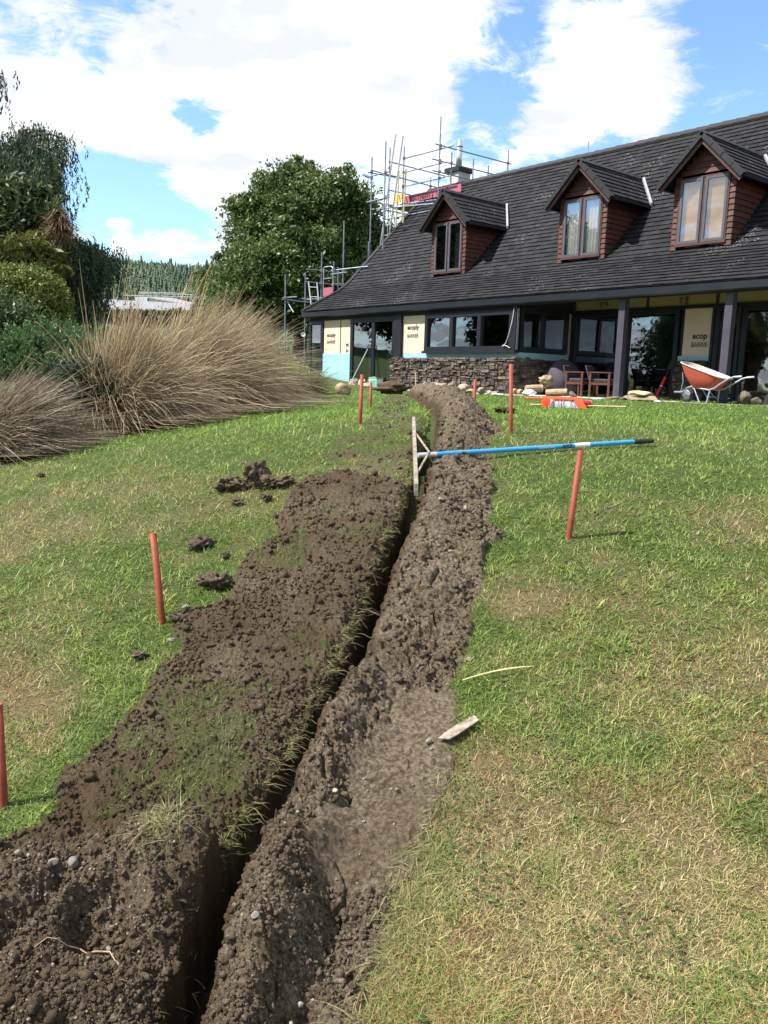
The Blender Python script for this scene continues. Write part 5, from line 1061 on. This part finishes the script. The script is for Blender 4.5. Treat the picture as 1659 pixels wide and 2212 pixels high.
def crown(blobs, nsub, nl, size, seed, c0, c1, subr=.22, elong=1.8, name='crown', parent=None, mt='leaf', shell=.65, sq=(1, 1, .8), dirs=None, hi=None):
    """blobs: (centre, radii) ; nsub clumps per square metre of blob skin, nl leaves each"""
    r_ = np.random.RandomState(seed); PV, CC = [], []
    for c, rad in blobs:
        rad = np.array(rad if hasattr(rad, '__len__') else (rad, rad, rad*.9)); area = 4*math.pi*(rad.mean()**2); m_ = max(4, int(area*nsub))
        d = r_.normal(size=(m_, 3)); d /= np.linalg.norm(d, axis=1)[:, None]; rho = r_.uniform(shell, 1.05, (m_, 1)); sc = np.array(c)+d*rad*rho
        rs = subr*rad.mean()**.5*r_.uniform(.6, 1.4, m_)
        q = r_.normal(size=(m_, nl, 3))*.55*rs[:, None, None]*np.array(sq); P = sc[:, None]+q; PV.append(P.reshape(-1, 3))
        t = np.clip(r_.normal(.45, .28, (m_, 1)), 0, 1); col = np.array(c0)*(1-t)+np.array(c1)*t; col = np.repeat(col[:, None], nl, 1)*r_.uniform(.7, 1.35, (m_, nl, 1))
        if hi is not None:
            h_ = r_.rand(m_, nl, 1) < .10; col = np.where(h_, np.array(hi), col)
        CC.append(col.reshape(-1, 3))
    P = np.concatenate(PV); C = np.concatenate(CC); V, F = leafquads(P, size, r_, elong, dirs=None if dirs is None else np.tile(dirs, (len(P), 1)))
    return npmesh(name, V, F, M[mt], col=np.repeat(C, 4, 0), parent=parent)
def trunk(parent, base, top, r0, limbs, name='trunk'):
    b = MB(); base, top = Vector(base), Vector(top); mid = base.lerp(top, .5)+Vector((.15, .1, 0)); b.tube([base, mid, top], [r0, r0*.7, r0*.35], 10)
    for l in limbs:
        s = base.lerp(top, R.uniform(.35, .9)); e = Vector(l); b.tube([s, s.lerp(e, .5)+Vector((0, 0, .2)), e], [r0*.35, r0*.22, r0*.08], 6)
    return b.build(name, M['bark'], parent)

# broadleaf tree behind the gable end
D0 = 38.0; gz0 = gz1(-5, D0)-.1
bt = thing('broadleaf_tree', tuple(Vector((at(650, 600, D0).x, D0, gz0))), 'large dense broadleaf tree behind the scaffolding at the left end of the house', 'tree')
BL = [(650, 470, 0, 2.3), (575, 500, 1, 1.9), (735, 470, 1, 1.9), (625, 405, 0, 1.35), (700, 430, -1, 1.5), (640, 560, -1.5, 2.3), (560, 580, -.5, 1.7), (745, 560, 0, 2.2), (515, 575, .5, 1.3), (480, 592, 1, .95), (800, 520, 1, 1.2), (650, 378, 0, .75), (590, 430, 0, 1.2), (455, 612, 1.4, .8), (850, 520, 2, 1.0), (560, 640, -1, 1.8), (700, 630, -1, 2.2), (780, 440, 0, 1.2), (545, 460, 0, .9), (500, 640, 0, 1.5)]
blobs = [(tuple(at(650+(x-650)*.95, y+8, D0+dy)), (r*.92, r*.92, r*.84)) for x, y, dy, r in BL]
for (c_, rd) in list(blobs):
    for _ in range(4):
        v_ = Vector((R.gauss(0, 1), R.gauss(0, 1), R.gauss(.3, 1))).normalized(); k_ = R.uniform(.22, .38)*rd[0]; blobs.append((tuple(Vector(c_)+v_*rd[0]*.95), (k_*1.3, k_*1.3, k_)))
crown(blobs, 3.6, 46, .105, 21, (.032, .066, .015), (.130, .185, .050), subr=.34, parent=bt, hi=(.17, .22, .08), sq=(1.2, 1.2, .6))
trunk(bt, (at(650, 600, D0).x, D0, gz0), tuple(at(650, 460, D0)), .32, [tuple(q[0]) for q in blobs[:10]])

# weeping conifers on the left
def weeping(name, base, top, limbs, seed, label, dens=1.0, r0=.22):
    t = thing(name, base, label, 'tree'); r_ = np.random.RandomState(seed); base_, top_ = Vector(base), Vector(top)
    b = MB(); b.tube([base_, base_.lerp(top_, .5), top_], [r0, r0*.6, r0*.15], 8); PP_, DD_, CC_ = [], [], []
    for (f, tip, sp) in limbs:
        s = base_.lerp(top_, f); e = Vector(tip); mid = s.lerp(e, .6)+Vector((0, 0, .22*(e-s).length)); pts = []
        for k in range(9):
            q = k/8; pts.append(s*(1-q)**2+mid*2*q*(1-q)+e*q*q)
        b.tube(pts, [r0*.28*(1-.85*k/8) for k in range(9)], 5)
        ns = int(170*dens*(e-s).length/2.5*sp)
        for _ in range(ns):
            q = r_.uniform(.08, 1)**.8; p = s*(1-q)**2+mid*2*q*(1-q)+e*q*q; side = r_.normal(0, .17*sp+.04, 2); p = p+Vector((side[0], side[1], r_.normal(0, .06)))
            ln = r_.uniform(.25, .85)*(.75+.4*sp); n = int(ln*36); d = Vector((r_.normal(0, .18), r_.normal(0, .18), -1)).normalized(); out_ = Vector((side[0], side[1], .1))*.5
            tt = np.linspace(0, 1, n)[:, None]; pt = np.array(p)+np.array(out_)*(tt*(1-tt)*2)+np.array(d)*ln*tt+r_.normal(0, .018, (n, 3))
            PP_.append(pt); DD_.append(np.tile(np.array(d), (n, 1))); g = np.clip(r_.normal(.4, .3), 0, 1); CC_.append(np.tile((np.array([.026, .054, .030])*(1-g)+np.array([.085, .135, .060])*g)*r_.uniform(.8, 1.2), (n, 1)))
    b.build('trunk', M['bark'], t); P = np.concatenate(PP_); V, F = leafquads(P, .030, r_, 3.2, dirs=np.concatenate(DD_), flat=.45)
    npmesh('foliage', V, F, M['needle'], col=np.repeat(np.concatenate(CC_), 4, 0), parent=t); return t
def tipat(x, y, Y): return tuple(at(x, y, Y))
wbx = at(-60, 500, 18.5); wbase = (wbx.x, 18.5, gz1(wbx.x, 18.5)-.1); wtop = tuple(at(20, 300, 18.5))
L_ = [(.98, tipat(140, 300, 18.3), .8), (.97, tipat(100, 282, 18.8), .8), (.96, tipat(60, 278, 18.6), .8), (.95, tipat(122, 340, 17.8), .8), (.93, tipat(60, 290, 18.4), 1.1), (.9, tipat(20, 300, 18.0), 1.2), (.9, tipat(100, 330, 18.6), 1.2), (.85, tipat(118, 385, 18.2), .8), (.82, tipat(95, 370, 17.6), 1.3), (.8, tipat(50, 350, 17.8), 1.4), (.78, tipat(0, 330, 17.6), 1.4),
 (.72, tipat(100, 425, 18.4), .8), (.7, tipat(112, 455, 18.5), .7), (.68, tipat(80, 410, 17.6), 1.4), (.65, tipat(30, 400, 17.4), 1.4), (.62, tipat(100, 460, 17.8), 1.2), (.6, tipat(-20, 380, 17.6), 1.4), (.55, tipat(60, 470, 17.4), 1.4), (.5, tipat(20, 450, 17.2), 1.4),
 (.48, tipat(222, 545, 18.6), 1.3), (.46, tipat(200, 535, 18.9), 1.4), (.45, tipat(232, 560, 18.4), 1.0), (.44, tipat(175, 525, 18.5), 1.4), (.45, tipat(155, 520, 18.6), 1.2), (.42, tipat(200, 575, 18.3), 1.2), (.40, tipat(150, 560, 18.2), 1.3), (.38, tipat(110, 540, 18.0), 1.3), (.35, tipat(185, 610, 18.4), 1.3), (.33, tipat(130, 600, 18.0), 1.3), (.3, tipat(165, 650, 18.2), 1.3), (.3, tipat(90, 620, 18.0), 1.3), (.25, tipat(195, 640, 18.8), 1.2),
 (.6, tipat(-120, 420, 18), 1.3), (.75, tipat(-100, 350, 18), 1.3), (.5, tipat(-160, 480, 18.4), 1.3)]
weeping('weeping_conifer', wbase, wtop, L_, 31, 'dark weeping conifer with drooping boughs, tallest tree at the left edge', 1.25)
w2 = at(-330, 500, 15.0); wb2 = (w2.x, 15.0, gz1(w2.x, 15)-.1); wt2 = tuple(at(-300, -80, 15.0))
weeping('weeping_conifer', wb2, wt2, [(.80, tipat(8, 168, 15.0), .5), (.9, tipat(-150, 0, 15), 1), (.8, tipat(-450, 60, 15), 1), (.7, tipat(-180, 160, 15.2), 1.2), (.6, tipat(-160, 260, 14.8), 1.2), (.55, tipat(-450, 230, 15), 1.2), (.5, tipat(-180, 360, 15), 1.2), (.4, tipat(-470, 380, 15), 1.2), (.3, tipat(-200, 480, 15.2), 1.2), (.95, tipat(-280, -60, 14.5), 1)], 33, 'weeping conifer mostly out of frame, one bough tip showing at the upper left edge', .45, .26)

# cabbage tree with a skirt of dead leaves
ct = at(118, 465, 16.2); cb_ = (ct.x, 16.2, gz1(ct.x, 16.2)-.1); t = thing('cabbage_tree', cb_, 'cabbage tree with spiky green top and brown skirt of dead leaves', 'tree')
b = MB(); b.tube([cb_, (ct.x, 16.2, ct.z)], [.14, .10], 8); b.build('trunk', M['bark'], t)
def spikes(n, c, L, w, up0_, up1, seed, ca, cb__, name, drp, xb=0):
    r_ = np.random.RandomState(seed); az = r_.uniform(0, 6.28, n); ln = np.radians(r_.uniform(up0_, up1, n)); cc = np.array(ca)*(1-r_.rand(n, 1))+np.array(cb__)*r_.rand(n, 1)
    x = c[0]+r_.normal(0, .06, n)+xb; y = c[1]+r_.normal(0, .06, n); z = c[2]+r_.normal(0, .12, n)
    V, F, C = blades(x, y, z, L*r_.uniform(.7, 1.15, n), np.full(n, w), ln, az, np.clip(cc, .003, 1), seg=4, droop=drp); return npmesh(name, V, F, M['leaf'], col=C, parent=t)
spikes(200, ct, .34, .022, 5, 100, 41, (.03, .05, .015), (.09, .12, .04), 'leaves', .6)
spikes(520, (ct.x+.08, 16.15, ct.z-.12), .34, .018, 85, 150, 42, (.10, .06, .03), (.34, .24, .13), 'dead_skirt', .9, .05)

# shrubs
sh_ = thing('golden_conifer_shrub', tuple(Vector((at(60, 560, 16).x, 16, gz1(-7, 16)))), 'olive green feathery shrub under the weeping conifer', 'shrub')
bl = [(tuple(at(x, y, Y)), r) for x, y, Y, r in [(10, 575, 16, .55), (60, 548, 16.2, .38), (108, 508, 16.3, .17), (-30, 600, 15.8, .6), (85, 560, 16.0, .36), (40, 600, 15.8, .5), (85, 525, 16.2, .25)]]
crown(bl, 26, 26, .060, 51, (.055, .068, .013), (.165, .175, .035), subr=.30, elong=3.2, parent=sh_, sq=(1.4, 1.2, .5)); trunk(sh_, tuple(sh_.location), tuple(at(40, 560, 16)), .08, [tuple(q[0]) for q in bl[:4]])
sh_ = thing('broadleaf_shrub', tuple(Vector((at(20, 480, 17).x, 17, gz1(-7.5, 17)))), 'grey green broadleaf tree mass at the left edge below the weeping boughs', 'tree')
bl = [(tuple(at(x, y, Y)), r) for x, y, Y, r in [(20, 450, 17, .62), (65, 430, 17.2, .42), (40, 500, 16.9, .6), (-40, 480, 17, .8), (70, 475, 17.2, .40)]]
crown(bl, 22, 24, .075, 52, (.026, .046, .018), (.085, .115, .042), subr=.32, elong=2.4, parent=sh_, hi=(.13, .16, .06)); trunk(sh_, tuple(sh_.location), tuple(at(40, 500, 17)), .1, [tuple(q[0]) for q in bl[:4]])
sh_ = thing('clipped_shrub', tuple(Vector((at(40, 720, 13).x, 13, gz1(-5.7, 13)))), 'dense clipped round shrub with yellow green tips at the left edge', 'shrub')
bl = [(tuple(at(x, y, Y)), r) for x, y, Y, r in [(60, 655, 13.3, (.62, .6, .52)), (10, 650, 13.2, (.7, .7, .5)), (95, 680, 13.2, (.38, .5, .5)), (30, 700, 13, (.8, .6, .5)), (-60, 660, 13.4, (.8, .7, .6)), (90, 715, 13.2, (.42, .4, .35)), (20, 750, 13, (.75, .5, .4)), (-60, 750, 13, (.75, .5, .4))]]
crown(bl, 170, 22, .032, 53, (.055, .085, .015), (.180, .220, .045), subr=.10, elong=1.6, parent=sh_, shell=.95, hi=(.20, .22, .06)); trunk(sh_, tuple(sh_.location), tuple(at(40, 690, 13)), .07, [tuple(q[0]) for q in bl[:4]])
sh_ = thing('small_leaf_bush', tuple(Vector((at(10, 730, 11.5).x, 11.5, gz1(-5, 11.5)))), 'loose grey green bush in front of the clipped shrub at the left edge', 'shrub')
crown([(tuple(at(5, 690, 11.6)), .42), (tuple(at(35, 720, 11.5)), .30), (tuple(at(-30, 720, 11.4)), .5)], 90, 22, .034, 54, (.035, .060, .022), (.110, .150, .055), subr=.2, elong=1.8, parent=sh_); trunk(sh_, tuple(sh_.location), tuple(at(8, 700, 11.5)), .04, [])
def feathers(name, spots, seed, label, c0, c1, L=.20, nst=520, base=None):
    """soft upright leafy shoots"""
    o = Vector(base); t = thing(name, tuple(o), label, 'shrub'); r_ = np.random.RandomState(seed); PP_, DD_, CC_ = [], [], []
    for c, rad in spots:
        for _ in range(int(nst*rad[0]*rad[2]*4)):
            d = r_.normal(size=3); d[2] = abs(d[2])*.9+.1*d[2]; d /= np.linalg.norm(d); p = np.array(c)+d*np.array(rad)*r_.uniform(.35, 1.0); dd = d*.7+np.array([0, 0, .8]); dd /= np.linalg.norm(dd); n = 14
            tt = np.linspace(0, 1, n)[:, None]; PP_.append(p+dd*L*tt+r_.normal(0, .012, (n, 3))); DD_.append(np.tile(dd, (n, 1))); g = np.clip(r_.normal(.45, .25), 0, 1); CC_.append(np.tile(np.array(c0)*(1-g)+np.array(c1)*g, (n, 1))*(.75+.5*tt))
    V, F = leafquads(np.concatenate(PP_), .020, r_, 3.0, dirs=np.concatenate(DD_), flat=.7); npmesh('foliage', V, F, M['leaf'], col=np.repeat(np.concatenate(CC_), 4, 0), parent=t)
    for c, rad in spots: b = MB(); b.tube([(c[0], c[1], gz1(c[0], c[1])-.02), c], [.02, .008], 5); b.build('stem', M['bark'], t)
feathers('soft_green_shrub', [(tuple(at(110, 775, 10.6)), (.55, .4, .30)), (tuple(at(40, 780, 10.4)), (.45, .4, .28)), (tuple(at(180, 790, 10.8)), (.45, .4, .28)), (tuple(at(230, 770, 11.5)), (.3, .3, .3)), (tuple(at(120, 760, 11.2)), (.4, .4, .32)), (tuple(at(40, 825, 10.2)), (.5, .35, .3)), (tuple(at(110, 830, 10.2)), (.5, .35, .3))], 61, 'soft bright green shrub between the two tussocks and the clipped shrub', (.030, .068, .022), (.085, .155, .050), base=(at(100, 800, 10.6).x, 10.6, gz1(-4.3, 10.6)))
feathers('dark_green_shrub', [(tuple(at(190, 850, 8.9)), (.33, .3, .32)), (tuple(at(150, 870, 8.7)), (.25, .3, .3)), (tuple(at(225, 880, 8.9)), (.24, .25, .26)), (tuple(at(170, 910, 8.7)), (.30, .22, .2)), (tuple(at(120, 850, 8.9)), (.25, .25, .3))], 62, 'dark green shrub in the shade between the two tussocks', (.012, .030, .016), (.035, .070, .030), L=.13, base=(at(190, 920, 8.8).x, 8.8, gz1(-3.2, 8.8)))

# tussock grasses: arching blades swept to the right by the wind
def tussock(base, n, L, wind, seed, label, c0, c1, spread=.28, width=.0075, up=.9, stalks=60, lift=1.0, azb=0.0, azs=3.14):
    t = thing('tussock', tuple(base), label, 'tussock grass', 'red tussocks along the lawn edge'); r_ = np.random.RandomState(seed)
    def strands(n, Lm, w, cc, name, seg=8, upf=1.0, wf=1.0):
        a = r_.uniform(0, 6.28, n); rb = spread*np.sqrt(r_.rand(n)); B = np.stack([base[0]+rb*np.cos(a), base[1]+rb*np.sin(a), np.full(n, base[2]-.03)], -1)
        az = r_.uniform(0, 6.28, n) if azs > 3 else r_.normal(azb, azs, n); tilt = np.abs(r_.normal(.40, .36, n))*.9; ll = Lm*r_.uniform(.55, 1.1, n); hgt = r_.rand(n)
        d = np.stack([np.sin(tilt)*np.cos(az), np.sin(tilt)*np.sin(az), np.cos(tilt)*upf], -1); tt = np.linspace(0, 1, seg+1)
        wv = np.array(wind)*wf*r_.uniform(.55, 1.25, (n, 1)); P = np.zeros((n, seg+1, 3))
        dro = r_.uniform(.25, .85, n)*(.5+.9*np.sin(tilt))*lift; nz_ = r_.normal(0, .05, (n, 3))
        for k, q in enumerate(tt): P[:, k] = B + d*(ll*q)[:, None] + wv*(ll*q**1.8)[:, None] + np.stack([np.zeros(n), np.zeros(n), -dro*ll*q**2.2], -1) + nz_*q
        g0 = base_z(P[:, -1, 0], P[:, -1, 1])[:, None]; P[:, :, 0] -= .25*np.clip(g0-P[:, :, 2], 0, 1); P[:, :, 2] = np.maximum(P[:, :, 2], g0+.01+.04*r_.rand(n, 1)*tt[None]*3)
        T_ = np.gradient(P, axis=1); T_ /= np.linalg.norm(T_, axis=2)[..., None]+1e-9; sd = np.cross(T_, r_.normal(size=(n, 1, 3))); sd /= np.linalg.norm(sd, axis=2)[..., None]+1e-9
        ww = (w*r_.uniform(.7, 1.3, n))[:, None, None]*(1-.8*tt[None, :, None]**1.5)*.5; Q = np.stack([P-sd*ww, P+sd*ww], 2).reshape(n, -1, 3)
        k = 2*(seg+1); q = np.array([[2*i, 2*i+1, 2*i+3, 2*i+2] for i in range(seg)]); F = ((np.arange(n)*k)[:, None, None]+q[None]).reshape(-1, 4)
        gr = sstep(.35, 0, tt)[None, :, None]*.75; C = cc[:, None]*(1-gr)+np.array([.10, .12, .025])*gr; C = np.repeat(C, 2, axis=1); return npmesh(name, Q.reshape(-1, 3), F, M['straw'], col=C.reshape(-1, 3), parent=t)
    u_ = r_.rand(n, 1); strands(n, L, width, (np.array(c0)*(1-u_)+np.array(c1)*u_)*r_.uniform(.35, 1.45, (n, 1)), 'blades')
    if stalks:
        strands(stalks, L*1.18, width*1.7, np.array([[.50, .38, .20]])*r_.uniform(.8, 1.2, (stalks, 1)), 'seed_stalks', upf=1.15, wf=.6)
    return t
def tb(x, y, Y): p = at(x, y, Y); return (p.x, Y, gz1(p.x, Y))
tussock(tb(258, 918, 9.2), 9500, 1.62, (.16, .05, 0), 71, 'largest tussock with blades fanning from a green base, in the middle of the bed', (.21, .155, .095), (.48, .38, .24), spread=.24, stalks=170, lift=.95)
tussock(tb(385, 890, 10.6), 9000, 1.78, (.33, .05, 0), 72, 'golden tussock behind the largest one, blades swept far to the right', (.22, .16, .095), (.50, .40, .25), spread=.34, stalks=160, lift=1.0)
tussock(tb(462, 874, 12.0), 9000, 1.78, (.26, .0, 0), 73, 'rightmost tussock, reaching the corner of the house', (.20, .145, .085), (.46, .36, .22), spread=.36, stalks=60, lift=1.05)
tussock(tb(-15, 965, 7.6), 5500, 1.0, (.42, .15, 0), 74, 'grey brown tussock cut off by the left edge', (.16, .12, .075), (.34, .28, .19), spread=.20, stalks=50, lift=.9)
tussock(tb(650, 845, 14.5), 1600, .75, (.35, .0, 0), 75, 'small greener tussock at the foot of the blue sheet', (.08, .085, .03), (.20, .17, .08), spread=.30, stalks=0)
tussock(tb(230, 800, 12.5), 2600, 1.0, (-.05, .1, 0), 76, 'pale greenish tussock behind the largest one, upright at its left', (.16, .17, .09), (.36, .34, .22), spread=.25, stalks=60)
fl = at(655, 722, 13.6); b = MB()
for k in range(12):
    a_ = 6.28*k/12; b.add([fl, fl+Vector((math.cos(a_-.25)*.03, -.01, math.sin(a_-.25)*.03)), fl+Vector((math.cos(a_)*.045, -.015, math.sin(a_)*.045)), fl+Vector((math.cos(a_+.25)*.03, -.01, math.sin(a_+.25)*.03))], [(0, 1, 2, 3)])
st_ = MB(); st_.tube([(fl.x-.1, fl.y, gz1(fl.x, fl.y)), (fl.x-.04, fl.y, fl.z-.5), fl], .005, 5); f_ = st_.build('flower', M['leaf'], None, (fl.x-.1, fl.y, gz1(fl.x, fl.y))); tag(f_, 'single pale daisy on a tall stem in the rightmost tussock', 'flower'); b.build('petals', M['white'], f_)

# trees standing left of the view; the house windows mirror them
for i, (x, y, h, r, lb) in enumerate([(-18, 28.5, 12.0, 2.9, 'tall dark tree left of the view, mirrored in the farthest dormer'), (-19.5, 22, 8.3, 2.6, 'lower tree left of the view beside the tall dark one'), (-19, 15.5, 7.6, 2.4, 'rounded tree left of the view between two others'), (-20, 8, 6.8, 2.6, 'small broad tree left of the view, nearest to the camera')]):
    g_ = gz1(x, y); t = thing('broadleaf_tree', (x, y, g_), lb, 'tree'); bl = [((x+R.uniform(-1, 1), y+R.uniform(-1.6, 1.6), g_+h*f), r*s) for f, s in ((.30, .95), (.48, 1), (.62, .85), (.80, .6), (.4, .9), (.25, .8))]
    crown(bl, 3.2, 26, .17, 300+i, (.014, .030, .012), (.050, .080, .026), subr=.36, parent=t); trunk(t, (x, y, g_), (x, y, g_+h*.8), .25, [])
# low dark hedge, neighbour's roofs and rails
hp = [tb(x, 690, 43) for x in (60, 200, 330, 460, 600)]
hd_ = thing('hedge', hp[1], 'low dark hedge crossing behind the tussocks', 'hedge'); bl = []
for i in range(34):
    p = Vector(hp[0]).lerp(Vector(hp[-1]), i/33); bl.append((tuple(at(60+540*i/33, 684, 43)), (.35, .4, .22)))
crown(bl, 16, 24, .11, 81, (.015, .026, .010), (.05, .07, .025), subr=.4, parent=hd_, name='foliage')
def slab(name, P, th, mt, parent): 
    b = MB(); P = [Vector(p) for p in P]; k = len(P); b.add(P+[p-Vector((0, 0, th)) for p in P], [tuple(range(k)), tuple(range(2*k-1, k-1, -1))]+[(i, i+k, (i+1) % k+k, (i+1) % k) for i in range(k)]); return b.build(name, mt, parent)
def shed(P, label):
    o = P[0]; t = thing('farm_building', (o[0], o[1], gz1(o[0], o[1])), label, 'building'); slab('roof', P, .12, M['roofw'], t)
    b = MB(); Q = [Vector(p)-Vector((0, 0, .13)) for p in P]; Q = [q.lerp(sum(Q, Vector())/len(Q), .06) for q in Q]; k = len(Q); G = [Vector((q.x, q.y, gz1(q.x, q.y)-.3)) for q in Q]
    b.add(Q+G, [(i, (i+1) % k, (i+1) % k+k, i+k) for i in range(k)]); b.build('wall', M['farwall'], t)
shed([at(213, 645, 80), at(410, 656, 78), at(412, 671, 74), at(250, 668, 74)], 'neighbour building with a long pale corrugated roof, left one behind the tussocks')
shed([at(318, 641, 92), at(372, 643, 90), at(422, 655, 84), at(405, 657, 84)], 'neighbour building with a short white roof, right of the long corrugated one')
shed([at(292, 641, 100), at(318, 641, 100), at(318, 655, 98), at(292, 655, 98)], 'small grey roofed building between the two white roofs')
t = thing('railing', tuple(tb(260, 690, 104)), 'thin pale rails running above the neighbour roofs', 'railing')
for (x0, y0, x1, y1) in ((270, 638, 430, 642), (300, 634, 420, 637), (300, 631, 400, 634)):
    b = MB(); b.tube([at(x0, y0, 104), at(x1, y1, 104)], .04, 5); b.build('rail', M['galv'], t)
for x in (275, 310, 345, 380, 415): b = MB(); p = at(x, 632, 104); b.tube([(p.x, p.y, gz1(p.x, p.y)), p], .05, 5); b.build('post', M['galv'], t)

# wooded hill
def hill_z(x, y):
    r = np.hypot(x, y); return EYE + 4 + 66*sstep(280, 640, r)*(1+.08*fbm(x, y, .006, 3, 5)) + 5*fbm(x, y, .012, 3, 6)
hxg, hyg = np.meshgrid(np.linspace(-620, 260, 90), np.linspace(180, 1100, 90)); hz_ = hill_z(hxg.ravel(), hyg.ravel()); edge = sstep(180, 300, np.hypot(hxg, hyg).ravel())
Vh = np.stack([hxg.ravel(), hyg.ravel(), hz_*edge+(1-edge)*(EYE-2)], -1); ii = np.arange(89)[:, None]*90+np.arange(89)[None]; Fh = np.stack([ii, ii+1, ii+91, ii+90], -1).reshape(-1, 4)
M['hill'] = mat('hill_undergrowth', (.020, .040, .014), .95, .4, .05, 0); tag(npmesh('hill', Vh, Fh, M['hill'], smooth=True), kind='structure')
r_ = np.random.RandomState(91); n = 9000; rr_ = np.sqrt(r_.uniform(250**2, 690**2, n)); an = np.radians(r_.uniform(-29, 3, n)); X = rr_*np.sin(an); Y = rr_*np.cos(an)
Z = hill_z(X, Y)*sstep(180, 300, rr_); Ht_ = r_.uniform(4.0, 7.0, n)*np.where(r_.rand(n) < .03, 1.6, 1); Rd = Ht_*r_.uniform(.19, .27, n)
tiers = 5; sd_n = 7; V_ = []; C_ = []
for k in range(tiers):
    z0 = .08+.17*k; z1 = min(1.0, z0+.36); rad = Rd*(1-.17*k)
    a = np.linspace(0, 6.283, sd_n, endpoint=False)[None]+r_.uniform(0, 1, (n, 1)); q = rad[:, None]*r_.uniform(.6, 1.25, (n, sd_n))
    V_.append(np.stack([X[:, None]+q*np.cos(a), Y[:, None]+q*np.sin(a), Z[:, None]+(Ht_*z0)[:, None]*r_.uniform(.85, 1.15, (n, sd_n))], -1)); V_.append(np.stack([X, Y, Z+Ht_*z1], -1)[:, None])
Vt = np.concatenate(V_, 1); per = Vt.shape[1]; tri = np.array([[k*(sd_n+1)+i, k*(sd_n+1)+(i+1) % sd_n, k*(sd_n+1)+sd_n] for k in range(tiers) for i in range(sd_n)])
Ft = (tri[None]+(np.arange(n)*per)[:, None, None]).reshape(-1, 3); g = np.clip(r_.normal(.5, .3, (n, 1)), 0, 1)*sstep(-.2, .2, fbm(X, Y, .02, 3, 7))[:, None]; ct_ = np.array([.026, .058, .028])*(1-g)+np.array([.075, .130, .052])*g
tag(npmesh('conifer_forest', Vt.reshape(-1, 3), Ft, M['needle'], col=np.repeat(ct_, per, 0)*r_.uniform(.85, 1.15, (n*per, 1))), kind='stuff', label='conifer plantation covering the far hillside', cat='forest')

# roots and twigs in the dug soil
tw = [(-.86, 1.93, .18), (-.78, 2.0, .25), (-.70, 1.97, .22), (-.64, 1.90, .10)]; b = MB(); rp_ = [(-.87+.023*k, 1.90+.06*math.sin(k*.33)+.008*math.sin(k*1.9), 0) for k in range(11)]; b.tube([(x_, y_, gt1(x_, y_)+.008+.03*math.sin(k*.314)) for k, (x_, y_, _) in enumerate(rp_)], [.0012+.0009*math.sin(k*.3) for k in range(11)], 5); tag(b.build('root', M['wood'], None, (-.87, 1.9, gt1(-.87, 1.9))), 'thin crooked root arching over the near soil heap', 'root')
r_ = np.random.RandomState(95)
b = MB()
for k in range(34):
    y = r_.uniform(2.5, 4.8); tx_ = float(ix_at(TR, y)); x = tx_-.075; z = gz1(x, y)-r_.uniform(.0, .06); ln = r_.uniform(.03, .11); p = [Vector((x, y, z)), Vector((x+ln*.5, y+r_.normal(0, .01), z+r_.normal(.004, .01))), Vector((x+ln, y+r_.normal(0, .02), z-r_.uniform(0, .03)))]; b.tube(p, [.0010, .0008, .0004], 4, cap=False)
tag(b.build('roots', M['wood']), kind='stuff', label='torn grass roots poking out of the trench wall', cat='roots')
